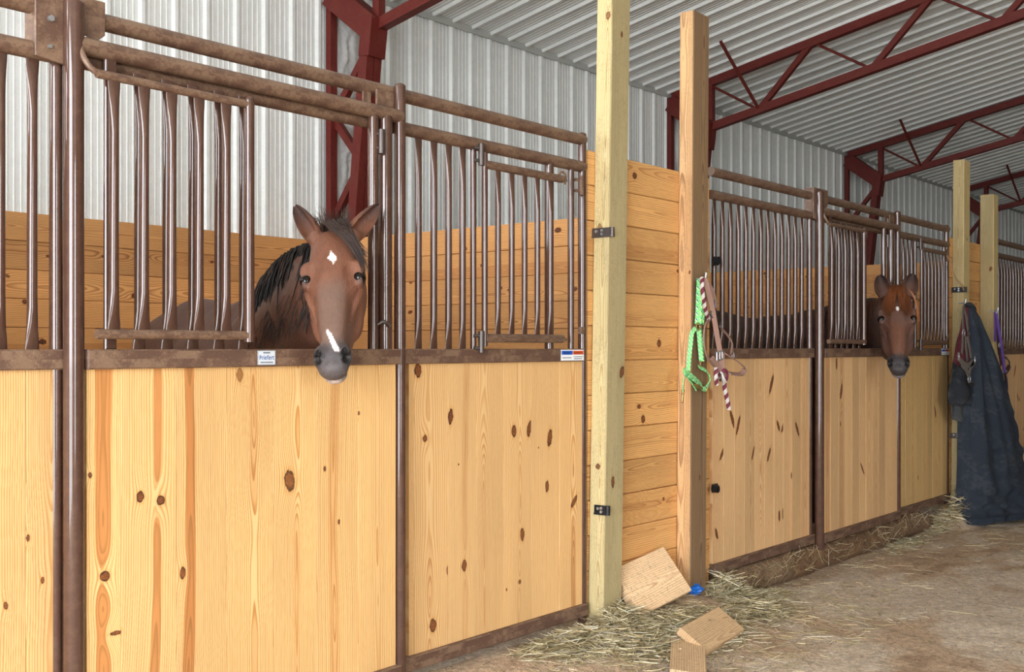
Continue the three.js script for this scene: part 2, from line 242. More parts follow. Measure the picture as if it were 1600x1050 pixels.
// red steel frames: a lattice column against the wall carrying a lattice roof beam
function steelFrame(x, label) {
  const f = thing('steel_frame', label, 'steel frame', [x, 0, 0], 'red steel frames of the barn'), cy = (z) => 3.506 + PITCH * (z + 2.61), ty = (z) => roofY(z) - 0.06;
  obj('wall_chord', [bar([-0.03, 0, -3.01], [-0.03, 3.86, -3.01], 0.05, 0.06, 0.003, [1, 0, 0])], M.red, f);
  obj('column_chord', [bar([-0.064, 0, -2.98], [-0.064, 3.5, -2.6], 0.08, 0.064, 0.003, [1, 0, 0]), bar([0.006, 0, -2.98], [0.006, 3.5, -2.6], 0.08, 0.064, 0.003, [1, 0, 0]), bar([-0.029, 3.3, -2.61], [-0.029, 3.56, -2.575], 0.1, 0.152, 0.003, [1, 0, 0])], M.red, f);
  obj('haunch', [bar([-0.085, 3.8, -2.99], [-0.085, 3.48, -2.57], 0.17, 0.012, 0.002, [1, 0, 0]), bar([0.03, 3.8, -2.99], [0.03, 3.48, -2.57], 0.17, 0.012, 0.002, [1, 0, 0]), bar([-0.028, 3.86, -2.94], [-0.028, 3.55, -2.53], 0.1, 0.012, 0.002)], M.red, f);
  obj('king_strut', bar([0, 3.5, -2.57], [0, ty(-2.57), -2.57], 0.06, 0.06, 0.003, [1, 0, 0]), M.red, f);
  for (const [a, b] of [[[3.42, -2.63], [2.97, -3.0]], [[2.93, -3.0], [2.63, -2.74]], [[2.6, -2.74], [2.26, -3.0]], [[2.22, -3.0], [1.85, -2.82]]]) obj('column_brace', bar([0, a[0], a[1]], [0, b[0], b[1]], 0.05, 0.045, 0.003, [1, 0, 0]), M.red, f);
  for (const s of [-1, 1]) {                   // both slopes of the roof beam; the far half mirrors the near one
    const m = (z) => (s < 0 ? z : Z_RIDGE * 2 - z), zr = Z_RIDGE;
    obj('top_chord', bar([0, ty(-3.0), m(-3.0)], [0, ty(zr), m(zr)], 0.07, 0.08), M.red, f);
    obj('bottom_chord', bar([0, cy(-2.61), m(-2.61)], [0, cy(zr), m(zr)], 0.075, 0.075), M.red, f);
    for (let k = 0; k < 6; k++) { const zb = -2.05 + k * 1.1, zt = zb + 0.54, z0 = zb - 0.56; if (zt > zr) break; obj('web', bar([0, cy(zb), m(zb)], [0, ty(zt), m(zt)], 0.05, 0.05), M.red, f); obj('tie_rod', pipe([0, cy(zb), m(zb)], [0, ty(z0), m(z0)], 0.013, 8), M.red, f); }
    for (const k of [0, 4]) { const zb = -2.05 + k * 1.1; obj('purlin_brace', [pipe([0, cy(zb), m(zb)], [-0.62, roofY(zb) - 0.1, m(zb)], 0.016, 8), pipe([-0.62, roofY(zb) - 0.1, m(zb)], [-0.75, roofY(zb) - 0.01, m(zb)], 0.016, 8)], M.red, f); }
  }
  return f;
}
steelFrame(0.78, 'red steel frame nearest the open end of the barn');
steelFrame(5.26, 'red steel lattice column and beam rising behind the head of the nearer horse');
steelFrame(9.76, 'red steel roof frame behind the two tall wooden posts, beam running to upper right');
steelFrame(14.17, 'darker red steel roof frame in the middle distance, above the door of the farther horse');
steelFrame(18.6, 'dark red steel roof frame behind the pair of pale posts at the far right');
steelFrame(23.05, 'dark red steel frame at the far end of the barn');

// ---------------------------------------------------------------- boards: wall lining, partitions, the boarded gaps between the stalls
const LINE_W = 0.1565, edgesOf = (n, w) => Array.from({ length: n + 1 }, (_, i) => i * w);
const someKnots = (seed, n, wm, hm, big = 0.012) => { const R = rng(seed), k = []; for (let i = 0; i < n; i++) { const a = 0.006 + R() * R() * big; k.push([R() * wm, R() * hm, a, a * (1.1 + R() * 0.9), (R() - 0.5) * 0.8, 0.75 + R() * 0.25]); } return k; };
const agedTex = wood(1024, 2048, LINE_W * 8, 4.4, edgesOf(8, LINE_W), someKnots(12, 60, LINE_W * 8, 4.4, 0.012), AGED, 31, { tone: 0.16, red: 0.7, flat: 0.75 });
const gapTex = wood(1024, 1024, LINE_W * 12, 1.2, edgesOf(12, LINE_W), [[0.07, 0.42, 0.016, 0.02], [0.86, 0.66, 0.018, 0.02], [1.16, 0.46, 0.01, 0.017], [1.22, 0.5, 0.018, 0.018], [0.4, 0.3, 0.006, 0.01], [1.62, 0.7, 0.008, 0.012], [1.66, 0.25, 0.007, 0.01], [0.5, 0.85, 0.008, 0.014]], { early: [222, 172, 108], late: [178, 118, 62], heart: [184, 120, 66] }, 47, { tone: 0.1, flat: 0.85 });
const agedM = std({ map: agedTex, roughness: 0.65 }), gapM = std({ map: gapTex, roughness: 0.62 });
function lining(root, len, place, seed) {       // horizontal tongue-and-groove boards, bottom one first
  const R = rng(seed), geos = Array.from({ length: 8 }, (_, k) => board(LINE_W - 0.002, len, 0.035, [(k + 0.02) / 8, (k + 0.98) / 8, 0, Math.min(1, len / 4.4)], 0.004).rotateZ(-Math.PI / 2));
  for (let i = 0; i < 13; i++) { const m = obj('plank', geos[(i * 3 + seed) % 8], agedM, root); m.position.set(0, 0.05 + (i + 0.5) * LINE_W, (R() - 0.5) * 0.004); }
  place(root);
}
for (const [x, label] of [[0.84, 'horizontal board lining on the back wall of the nearer stall'], [5.36, 'horizontal board lining on the back wall of the farther stall'], [9.95, 'horizontal board lining on the back wall of the farthest stall']]) {
  const t = thing('board_lining', label, 'wall lining', [x, 0, -3.04]); lining(t, x < 6 ? 4.28 : 4.1, () => {}, Math.round(x) + 2);
}
for (const [x, label] of [[0.62, 'board partition at the left end of the nearer stall'], [5.13, 'board partition on the right of the nearer stall, orange brown behind the grille'], [9.7, 'board partition at the far side of the farther stall'], [14.2, 'board partition at the far side of the farthest stall']]) {
  const t = thing('stall_partition', label, 'partition', [x + 0.035, 0, -2.985]); t.rotation.y = -Math.PI / 2; lining(t, 2.94, () => {}, Math.round(x) + 5);
}
function boardedGap(x0, x1, y0, n, label, ragged) {
  const t = thing('boarded_gap', label, 'board wall', [x0, 0, -0.042]), R = rng(9 + n);
  for (let i = 0; i < n; i++) { const k = (n - 1 - i) % 12, end = x1 + (ragged ? R() * 0.014 : 0); put(obj('plank', board(LINE_W - 0.0025, end - x0, 0.04, [(k + 0.02) / 12, (k + 0.98) / 12, 0, 1], 0.004).rotateZ(-Math.PI / 2), gapM, t), 0, y0 + (i + 0.5) * LINE_W, (R() - 0.5) * 0.004); }
}
boardedGap(4.07, 5.152, 0.04, 14, 'horizontal yellow pine boards closing the gap between the nearer two posts', true);
boardedGap(8.92, 9.86, 0.02, 14, 'horizontal boards closing the gap between the farther pair of posts', false);

// ---------------------------------------------------------------- the four posts
function timber(w, h, d, c = 0.004) {           // base centred in x, back at z = 0; u runs once round it
  const k = [[-w / 2 + c, 0], [w / 2 - c, 0], [w / 2, c], [w / 2, d - c], [w / 2 - c, d], [-w / 2 + c, d], [-w / 2, d - c], [-w / 2, c]], P = [], U = [], tot = 2 * (w + d), at = [0, w - c, w, w + d - c, w + d, 2 * w + d - c, 2 * w + d, 2 * w + 2 * d - c, tot];
  for (let i = 0; i < 8; i++) { const a = k[i], b = k[(i + 1) % 8], u = at[i] / tot, v = at[i + 1] / tot; P.push(a[0], 0, a[1], a[0], h, a[1], b[0], 0, b[1], b[0], 0, b[1], a[0], h, a[1], b[0], h, b[1]); U.push(u, 0, u, 1, v, 0, v, 0, u, 1, v, 1); }
  for (let i = 1; i < 7; i++) { const f = (q, y) => [q[0], y, q[1]]; P.push(...f(k[0], h), ...f(k[i + 1], h), ...f(k[i], h)); U.push(0.1, 0.98, 0.12, 0.98, 0.12, 0.99); }
  const g = new THREE.BufferGeometry(); g.setAttribute('position', new THREE.Float32BufferAttribute(P, 3)); g.setAttribute('uv', new THREE.Float32BufferAttribute(U, 2)); g.computeVertexNormals(); return g;
}
function post(label, x, h, w, d, lean, pal, seed, knots, grade) {
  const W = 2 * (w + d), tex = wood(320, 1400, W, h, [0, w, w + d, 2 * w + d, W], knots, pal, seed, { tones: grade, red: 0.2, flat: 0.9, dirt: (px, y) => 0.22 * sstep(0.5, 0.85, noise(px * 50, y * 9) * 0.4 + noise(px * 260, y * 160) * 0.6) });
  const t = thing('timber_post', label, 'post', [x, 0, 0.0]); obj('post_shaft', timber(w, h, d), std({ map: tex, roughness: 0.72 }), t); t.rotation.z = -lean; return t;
}
// knots are measured along the unrolled faces: back, right, front, left
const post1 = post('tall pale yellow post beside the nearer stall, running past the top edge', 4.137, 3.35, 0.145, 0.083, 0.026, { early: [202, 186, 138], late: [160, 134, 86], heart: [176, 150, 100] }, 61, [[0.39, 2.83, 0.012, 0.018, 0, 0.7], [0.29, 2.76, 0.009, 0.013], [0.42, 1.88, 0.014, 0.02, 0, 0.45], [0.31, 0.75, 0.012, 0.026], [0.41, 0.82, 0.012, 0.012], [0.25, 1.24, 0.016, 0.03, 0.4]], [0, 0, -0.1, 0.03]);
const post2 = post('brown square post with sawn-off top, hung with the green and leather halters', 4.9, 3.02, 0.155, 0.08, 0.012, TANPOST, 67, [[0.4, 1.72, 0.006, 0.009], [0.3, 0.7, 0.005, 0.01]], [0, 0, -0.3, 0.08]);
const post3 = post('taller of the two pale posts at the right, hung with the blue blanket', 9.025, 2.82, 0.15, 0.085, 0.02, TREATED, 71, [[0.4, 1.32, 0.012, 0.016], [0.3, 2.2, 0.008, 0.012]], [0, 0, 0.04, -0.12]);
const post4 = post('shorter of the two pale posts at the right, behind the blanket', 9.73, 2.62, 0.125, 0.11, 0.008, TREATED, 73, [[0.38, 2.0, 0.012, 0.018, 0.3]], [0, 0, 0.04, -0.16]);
const bolt = (x, y, z, r = 0.008) => new THREE.CylinderGeometry(r, r, 0.008, 6).rotateX(Math.PI / 2).translate(x, y, z);
// steel straps that tie the stall fronts to the posts
function postStrap(p, w, y, mat, z0 = -0.02, z1 = 0.1) {
  const b = new THREE.Group(); b.name = 'post_bracket'; p.add(b); const x = -w / 2;
  obj('strap', [boxAt(x - 0.008, x - 0.001, y - 0.021, y + 0.021, z0, z1, 0.002), pipe([x + 0.001, y - 0.021, z1], [x + 0.001, y + 0.021, z1], 0.011, 14), boxAt(x - 0.012, x - 0.006, y - 0.021, y - 0.014, z0, z1, 0.002)], mat, b);
  for (const [k, d] of [[0.35, 0.006], [0.6, -0.007], [0.6, 0.009]]) obj('bolt', new THREE.CylinderGeometry(0.007, 0.007, 0.008, 6).rotateZ(Math.PI / 2).translate(x - 0.01, y + d, mix(z0, z1, k)), M.zinc, b);
}
postStrap(post1, 0.145, 1.86, M.tarnish); postStrap(post1, 0.145, 0.63, M.black, 0.03, 0.098); postStrap(post3, 0.15, 1.8, M.black); postStrap(post3, 0.15, 0.66, M.tarnish);

// ---------------------------------------------------------------- stall fronts: brown tube frames, grilles of pressed bars, pine boards below
const MIDT = 1.345, MIDB = 1.29, BOT = 0.222, RAIL2 = 2.148, TOP = 2.268, R1 = 0.0245;
const capPole = (x, y0, y1, z, r) => [pipe([x, y0, z], [x, y1, z], r, 24, true), new THREE.SphereGeometry(r, 20, 8, 0, TAU, 0, Math.PI / 2).scale(1, 0.55, 1).translate(x, y1, z)];
const barGeo = pressedBar(MIDT - 0.004, RAIL2 - 0.018, 0.0135);
function planks(root, xs, y0, y1, tex, x0, x1, z, yT0, yT1) {   // upright boards; xs are their borders, the texture covers x0..x1 and yT0..yT1
  const m = std({ map: tex, roughness: 0.5 });
  for (let i = 0; i < xs.length - 1; i++) { const a = xs[i], b = xs[i + 1]; put(obj('plank', board(b - a - 0.0012, y1 - y0, 0.032, [(a + 0.001 - x0) / (x1 - x0), (b - 0.001 - x0) / (x1 - x0), (y0 - yT0) / (yT1 - yT0), (y1 - yT0) / (yT1 - yT0)], 0.0006), m, root), (a + b) / 2, y0, z + ((i * 7919) % 5 - 2) * 0.00025); }
}
function midRail(root, a, b, z) { obj('middle_rail', boxAt(a, b, MIDB, MIDT, z - 0.026, z + 0.026, 0.004), M.dull, root); }
function bottomRail(root, a, b, z) { obj('bottom_rail', [boxAt(a, b, 0.168, BOT, z - 0.03, z + 0.028, 0.004), ...[0.2, 0.55, 0.85].map((t) => bolt(mix(a, b, t), 0.19, z + 0.03))], M.dull, root); }
const clasp = (x, y, z, s = 1.5) => [pipe([x, y - 0.028 * s, z], [x, y + 0.028 * s, z], 0.012, 10), pipe([x - 0.03, y - 0.016 * s, z - 0.012], [x, y - 0.016 * s, z], 0.007, 8), pipe([x - 0.03, y + 0.016 * s, z - 0.012], [x, y + 0.016 * s, z], 0.007, 8)];
// the drop-aside grille that hangs in front of the door bars
function yokeGate(root, xs, x0, x1, z, hook) {
  const g = new THREE.Group(); g.name = 'yoke_gate'; root.add(g); const yb = 1.387, yt = 2.098, geo = pressedBar(yb + 0.004, yt - 0.004, 0.0135), end = xs.length - 1;
  obj('rail', [pipe([x0, yt, z], [x1, yt, z], 0.0125, 14)], M.rail, g); obj('rail', [pipe([x0, yb, z], [x1 + 0.015, yb, z], 0.014, 14)], M.rail, g);
  xs.slice(0, end).forEach((x) => put(obj('bar', geo, M.bar, g), x, 0, z));
  obj('bar', [pipe([xs[end], yb - 0.02, z], [xs[end], yt + 0.012, z], 0.0165, 16), new THREE.SphereGeometry(0.0165, 14, 8).translate(xs[end], yt + 0.012, z)], M.bar, g);
  obj('hook_rod', tubeOf([[x0 + 0.01, yt, z], [x0 - 0.012, yt + 0.008, z], [x0 - 0.03, yt + 0.035, z - 0.01], [x0 - 0.034, yt + 0.085, z - 0.03]], 0.009, 16, 8), M.rail, g);
}
function feedGate(root, hx, xs, x1, z) {
  const g = new THREE.Group(); g.name = 'feed_gate'; root.add(g); const yb = 1.387, yt = 2.068, geo = pressedBar(yb + 0.004, yt - 0.004, 0.0122);
  obj('hinge_tube', [pipe([hx, MIDT + 0.01, z], [hx, yt + 0.045, z], 0.0125, 12)], M.bar, g);
  obj('rail', [pipe([hx, yt, z], [x1, yt, z], 0.0165, 14), pipe([x1, yt, z], [x1 + 0.03, yt - 0.004, z], 0.007, 8)], M.rail, g); obj('rail', [pipe([hx, yb, z], [x1, yb, z], 0.018, 14), pipe([x1, yb, z], [x1 + 0.03, yb - 0.004, z], 0.007, 8)], M.rail, g);
  xs.forEach((x) => put(obj('bar', geo, M.bar, g), x, 0, z));
  obj('hinge', clasp(hx - 0.02, yt + 0.035, z), M.tarnish, g); obj('hinge', clasp(hx - 0.02, yb - 0.015, z), M.tarnish, g);
  obj('latch', tubeOf([[x1 - 0.03, yt + 0.012, z], [x1 - 0.01, yt + 0.03, z + 0.01], [x1 + 0.01, yt + 0.012, z + 0.012], [x1 + 0.02, yt - 0.02, z]], 0.005, 12, 6), M.rail, g);
}
function sticker(root, name, w, h, x, y, z, draw, label) {
  const cv = document.createElement('canvas'); cv.width = 512; cv.height = Math.round(512 * h / w); draw(cv.getContext('2d'), cv.width, cv.height); const t = new THREE.CanvasTexture(cv); t.colorSpace = THREE.SRGBColorSpace;
  const m = put(obj(name, new THREE.BoxGeometry(w, h, 0.002), std({ map: t, roughness: 0.4 }), root), x, y, z); m.userData.label = label; return m;
}
const warn = (g, W, H) => {
  g.fillStyle = '#eef0f2'; g.fillRect(0, 0, W, H); const e = H * 0.09; g.fillStyle = '#1f57b8'; g.fillRect(e, e, W * 0.48, H * 0.36); g.fillStyle = '#e4571c'; g.fillRect(W * 0.52, e, W * 0.465, H * 0.36);
  g.fillStyle = '#0c1f3c'; g.font = `bold ${H * 0.3}px sans-serif`; g.textAlign = 'center'; g.fillText('NOTICE', W * 0.26, H * 0.39); g.fillStyle = '#1c1410'; g.fillText('WARNING', W * 0.755, H * 0.39);
  g.fillStyle = '#2b2f36'; for (const [x0, x1, y] of [[0.06, 0.44, 0.7], [0.55, 0.95, 0.62], [0.57, 0.93, 0.8]]) for (let x = x0; x < x1; x += 0.03) g.fillRect(x * W, y * H, 0.022 * W, H * 0.08);
};
const badge = (g, W, H) => {
  g.fillStyle = '#c9ced2'; g.fillRect(0, 0, W, H); g.strokeStyle = '#8f979c'; g.lineWidth = 12; g.strokeRect(10, 10, W - 20, H - 20); g.textAlign = 'center'; g.fillStyle = '#20304a'; g.fillRect(W * 0.3, H * 0.12, W * 0.4, H * 0.07);
  g.font = `bold ${H * 0.42}px sans-serif`; g.fillStyle = '#123f8c'; g.fillText('Priefert', W / 2, H * 0.64, W * 0.86); g.fillStyle = '#3d4652'; for (let x = 0.14; x < 0.85; x += 0.035) g.fillRect(x * W, H * 0.78, 0.026 * W, H * 0.09);
};
function stallFront(o) {
  const t = thing('stall_front', o.label, 'stall front'), D = 0.045, k = 1 - D / 2.898, f = (x) => x * k;
  obj('top_rail', [pipe([o.x0, TOP, 0], [o.x1, TOP, 0], R1, 20)], M.rail, t);
  obj('grille_rail', [pipe([o.x0, RAIL2, 0], [o.x1, RAIL2, 0], R1, 20)], M.rail, t);
  // left panel
  o.leftBars.forEach((x) => put(obj('bar', barGeo, M.bar, t), x, 0, 0));
  obj('end_tube', pipe([o.leftTube, 0.17, 0], [o.leftTube, RAIL2, 0], 0.0175, 16), M.bar, t);
  midRail(t, o.x0, o.leftTube + 0.018, 0); bottomRail(t, o.x0, o.leftTube + 0.018, 0); planks(t, o.leftPlanks, BOT, MIDB, o.leftTex, o.leftPlanks[0], o.leftPlanks.at(-1), -0.022, 0.222, 1.29);
  if (o.door) {
    const d = new THREE.Group(); d.name = 'stall_door'; t.add(d);
    obj('door_post', capPole(f(o.poleA), 0.13, 2.285, D, 0.0275), M.bar, d); obj('door_post', capPole(f(o.poleB), 0.15, 2.285, D, 0.021), M.bar, d);
    obj('door_rail', pipe([f(o.poleA), 2.176, D], [f(o.poleB), 2.176, D], 0.025, 20), M.rail, d); midRail(d, f(o.poleA) + 0.028, f(o.poleB) - 0.015, D); bottomRail(d, f(o.poleA) + 0.028, f(o.poleB) - 0.015, D);
    put(obj('bar', boxAt(-0.018, 0.018, MIDT, 2.165, -0.007, 0.007, 0.003), M.bar, d), o.doorBars[0], 0, D);
    o.doorBars.slice(1).forEach((x) => put(obj('bar', barGeo, M.bar, d), x, 0, D));
    o.doorTubes.forEach(([x, r]) => obj('door_tube', pipe([x, MIDT, D], [x, 2.165, D], r, 16), M.bar, d));
    obj('door_latch', clasp(o.doorTubes[0][0] + 0.02, 2.07, D + 0.02), M.tarnish, d); obj('door_latch', [tubeOf([[o.doorTubes[0][0], 1.43, D + 0.02], [o.doorTubes[0][0] + 0.02, 1.44, D + 0.035], [o.doorTubes[0][0] + 0.045, 1.425, D + 0.04]], 0.006, 10, 6)], M.tarnish, d);
    planks(d, o.doorPlanks.map(f), BOT - 0.002, MIDB, o.doorTex, f(o.doorPlanks[0]), f(o.doorPlanks.at(-1)), D - 0.024, 0.222, 1.29);
    if (o.badge) sticker(d, 'maker_badge', 0.068, 0.045, o.badge, 1.318, D + 0.0275, badge, 'silver maker badge with blue lettering');
    yokeGate(d, o.yokeBars, o.yoke[0], o.yoke[1], 0.085);
    // right panel
    o.rightBars.forEach((x) => put(obj('bar', barGeo, M.bar, t), x, 0, 0)); o.rightTubes.forEach(([x, r]) => obj('grille_tube', pipe([x, MIDT, 0], [x, RAIL2, 0], r, 14), M.bar, t));
    obj('end_post', capPole(o.poleC, 0.13, 2.29, 0, 0.019), M.bar, t); midRail(t, f(o.poleB) + 0.005, o.poleC - 0.012, 0); bottomRail(t, f(o.poleB) + 0.005, o.poleC + 0.012, 0);
    planks(t, o.rightPlanks, BOT, MIDB, o.rightTex, o.rightPlanks[0], o.rightPlanks.at(-1), -0.022, 0.222, 1.29);
    feedGate(t, o.feed[0], o.feedBars, o.feed[1], 0.035);
    obj('wedge_catch', clasp(o.poleC - 0.035, 2.06, 0.02), M.dull, t); obj('wedge_catch', [boxAt(o.poleC - 0.05, o.poleC - 0.02, 1.41, 1.44, 0.01, 0.03)], M.dull, t);
    sticker(t, 'notice_label', 0.165, 0.046, o.poleC - 0.11, 1.317, 0.0275, warn, 'white notice label with a blue and an orange band');
    obj('hanger_strap', [boxAt(f(o.poleB) - 0.15, f(o.poleB) - 0.11, 2.15, 2.26, 0.008, 0.014), boxAt(f(o.poleB) - 0.1, f(o.poleB) - 0.01, 2.205, 2.262, 0.02, 0.03)], M.dull, t);
  }
  // folded steel plate with bolts where the top rails are joined, beside the thick door post
  if (o.plate) {
    const p = new THREE.Shape([[-0.1, -0.14], [-0.012, -0.15], [0.004, -0.1], [0.012, -0.06], [0.05, -0.055], [0.058, -0.08], [0.1, -0.045], [0.1, 0.045], [-0.1, 0.045]].map((v) => new THREE.Vector2(...v)));
    const g = new THREE.ExtrudeGeometry(p, { depth: 0.006, bevelEnabled: true, bevelSize: 0.002, bevelThickness: 0.002, bevelSegments: 1 }).translate(o.plate, TOP, 0.026);
    obj('joint_plate', [g, boxAt(o.plate - 0.1, o.plate + 0.1, TOP + 0.038, TOP + 0.046, -0.03, 0.032), boxAt(o.plate - 0.1, o.plate - 0.094, TOP - 0.12, TOP + 0.04, -0.028, 0.03)], M.rail, t); obj('joint_bolt', [bolt(o.plate - 0.06, TOP - 0.035, 0.038, 0.009), bolt(o.plate - 0.062, TOP - 0.11, 0.036, 0.006)], M.zinc, t);
  }
  (o.pins ?? []).forEach(([x, y]) => obj('hinge_pin', [new THREE.CylinderGeometry(0.02, 0.02, 0.03, 20).rotateX(Math.PI / 2).translate(x, y, 0.045), boxAt(x, x + 0.05, y - 0.022, y + 0.022, 0.02, 0.034)], M.black, t));
  return t;
}
const seq = (a, b, n) => Array.from({ length: n }, (_, i) => a + (b - a) * i / (n - 1));
{
  const dp = [1.66, 1.766, 1.948, 2.129, 2.311, 2.494, 2.68, 2.864], dEdges = dp.map((x) => x - 1.66), K = (x, y, a, b, t, s) => [x, y, a, b, t, s];
  const doorTex = wood(1024, 1024, 1.204, 1.068, dEdges, [[1.67, 0.999, 0.006, 0.008], [1.826, 0.923, 0.012, 0.017], [1.894, 0.907, 0.014, 0.015], [1.715, 0.714, 0.016, 0.015], [1.64, 0.715, 0.02, 0.01], [1.97, 0.685, 0.01, 0.018], [2.178, 1.264, 0.012, 0.022, 0, 0.5], [2.376, 0.921, 0.022, 0.034, 0.2, 0.75], [2.528, 0.946, 0.006, 0.009], [2.591, 0.762, 0.006, 0.009], [2.683, 1.124, 0.005, 0.007], [1.75, 0.55, 0.02, 0.006]].map(([x, y, a, b, t, s]) => K(x - 1.66, y - 0.222, a, b, t, s)), PINE, 104, { tone: 0.05, boards: [[0.45, 0.9, 0.026, 0.006], [0.62, 0.85, 0.018, 0.0075], [0.24, 0.95, 0.019, 0.0065], [0.55, 0.35, 0.014, 0.006], [0.55, 0.25, 0.012, 0.0065], [0.42, 0.35, 0.02, 0.0085], [0.5, 0.12, 0.012, 0.008]] });
  const rp = [2.93, 2.957, 3.14, 3.305, 3.471, 3.65, 3.845, 4.012];
  const rightTex = wood(1024, 1024, 1.082, 1.068, rp.map((x) => x - 2.93), [[2.977, 1.265, 0.018, 0.026, 0, 0.9], [3.014, 1.012, 0.012, 0.014], [3.155, 1.086, 0.014, 0.03, -0.1, 0.95], [3.537, 1.008, 0.015, 0.025], [3.637, 1.013, 0.014, 0.034, -0.2, 0.9], [3.777, 0.967, 0.016, 0.036, -0.15], [3.759, 0.762, 0.012, 0.024], [3.951, 0.679, 0.012, 0.032, -0.7], [3.591, 0.58, 0.013, 0.027], [3.232, 0.507, 0.014, 0.022], [3.137, 0.502, 0.006, 0.018], [3.574, 0.388, 0.008, 0.01], [3.49, 0.37, 0.005, 0.006], [3.056, 0.308, 0.018, 0.026], [3.7, 0.93, 0.004, 0.004], [3.2, 0.9, 0.004, 0.004]].map(([x, y, a, b, t, s]) => K(x - 2.93, y - 0.222, a, b, t, s ?? 0.85)), { early: [224, 184, 128], late: [190, 132, 74], heart: [190, 126, 72] }, 211, { tone: 0.05, boards: [[2, 0, 0.01, 0.004], [0.4, 0.3, 0.018, 0.009], [0.6, 0.3, 0.016, 0.008], [0.3, 0.15, 0.014, 0.0065], [0.55, 0.2, 0.014, 0.007], [1.5, 0.1, 0.014, 0.006], [0.6, 0.75, 0.018, 0.007]] });
  const lp = [0.5, 0.67, 0.85, 1.03, 1.21, 1.39, 1.485, 1.578];
  const leftTex = wood(768, 768, 1.078, 1.068, lp.map((x) => x - 0.5), [[0.93, 0.45, 0.006, 0.01, 0.2], [0.99, 0.62, 0.005, 0.01], [1.03, 0.5, 0.005, 0.009]], PINE, 305, { tone: 0.06, red: 0.3 });
  stallFront({ label: 'nearer stall front, brown tube grille and bright pine boards, in the left half', x0: 0.45, x1: 4.033, leftTube: 1.574, leftBars: seq(0.55, 1.513, 12).map((x) => x - 0.006), leftPlanks: lp, leftTex, door: true, poleA: 1.626, poleB: 2.893, poleC: 4.026,
    doorBars: [1.709, 1.8, 1.892, 1.98, 2.073, 2.164], doorTubes: [[2.717, 0.0185], [2.775, 0.025]], doorPlanks: dp, doorTex, badge: 2.232, yokeBars: [1.697, 1.791, 1.881, 1.974, 2.07, 2.155], yoke: [1.645, 2.15], rightBars: [2.989, 3.072, 3.154, 3.234], rightTubes: [[3.297, 0.0125], [3.786, 0.02], [3.942, 0.0145]], rightPlanks: rp, rightTex, feed: [3.325, 3.83], feedBars: [3.406, 3.492, 3.575, 3.66, 3.748], plate: 1.6 });
  const P2 = { early: [222, 184, 134], late: [182, 128, 80], heart: [180, 122, 76] }, spike = (l, x0) => l.map(([x, y, a, b, t]) => [x - x0, y - 0.222, a * 1.15, b * 1.25, t ?? 0, 0.95]);
  const lp2 = seq(5.172, 6.348, 11), dp2 = seq(6.55, 7.79, 12), rp2 = seq(7.83, 8.845, 10);
  const l2 = wood(768, 768, 1.176, 1.068, lp2.map((x) => x - 5.172), spike([[5.388, 0.96, 0.012, 0.05, 0.5], [5.45, 0.93, 0.01, 0.045, -0.4], [5.847, 1.143, 0.012, 0.05, -0.45], [5.93, 0.901, 0.01, 0.03, 0.5], [5.99, 0.89, 0.01, 0.03, -0.6], [6.179, 0.87, 0.01, 0.04, 0.5], [5.276, 0.792, 0.01, 0.035, -0.7], [5.622, 0.767, 0.008, 0.035, -0.4], [5.815, 0.745, 0.01, 0.035, -0.5], [5.944, 0.383, 0.01, 0.025], [5.99, 0.39, 0.008, 0.025], [5.214, 0.374, 0.01, 0.025, 0.4], [6.1, 0.6, 0.006, 0.015]], 5.172), P2, 417, { tone: 0.1, red: 1.3, flat: 0.5 });
  const d2 = wood(768, 768, 1.24, 1.068, dp2.map((x) => x - 6.55), spike([[6.823, 1.075, 0.014, 0.04, -0.3], [6.813, 0.873, 0.006, 0.012], [7.167, 0.564, 0.008, 0.04, 0.7], [6.75, 1.25, 0.01, 0.03]], 6.55), P2, 433, { tone: 0.14, red: 1.1, flat: 0.5 });
  const r2 = wood(512, 768, 1.015, 1.068, rp2.map((x) => x - 7.83), spike([[8.563, 0.862, 0.01, 0.04, 0.3], [8.2, 0.4, 0.006, 0.012]], 7.83), { early: [214, 180, 122], late: [176, 130, 76], heart: [178, 124, 74] }, 449, { tone: 0.1, red: 0.3 });
  const second = { label: 'farther stall front, darker tube grille and knotty boards, right of the brown post', x0: 5.17, x1: 8.868, leftTube: 6.37, leftBars: seq(5.205, 6.262, 13), leftPlanks: lp2, leftTex: l2, door: true, poleA: 6.515, poleB: 7.818, poleC: 8.85, doorBars: [6.57, 6.66, 6.75, 6.84, 6.935, 7.03], doorTubes: [[7.44, 0.018], [7.57, 0.025]], doorPlanks: dp2, doorTex: d2, yokeBars: [6.5, 6.606, 6.703, 6.798, 6.9, 7.0], yoke: [6.455, 7.0],
    rightBars: [7.93, 8.01, 8.09], rightTubes: [[8.165, 0.0125], [8.79, 0.014]], rightPlanks: rp2, rightTex: r2, feed: [8.2, 8.72], feedBars: [8.27, 8.345, 8.42, 8.495, 8.57, 8.645], plate: 6.46, pins: [[5.14, 0.62], [5.15, 1.8]] };
  stallFront(second);
  // the third stall front is like the second, one bay further on
  const S = 4.82, on = (a) => a.map((v) => (Array.isArray(v) ? [v[0] + S, v[1]] : v + S)), third = { label: 'farthest stall front, cut off by the right edge of the picture' };
  for (const [key, v] of Object.entries(second)) if (!third[key]) third[key] = typeof v === 'number' ? v + S : key === 'yoke' ? on(v) : key === 'feed' ? on(v) : Array.isArray(v) ? on(v) : v;
  delete third.pins; stallFront(third);
}

// ---------------------------------------------------------------- horses: one continuous body each, meshed from joined tapered bones
const smin = (a, b, k) => { const h = Math.max(k - Math.abs(a - b), 0) / k; return Math.min(a, b) - h * h * k * 0.25; };
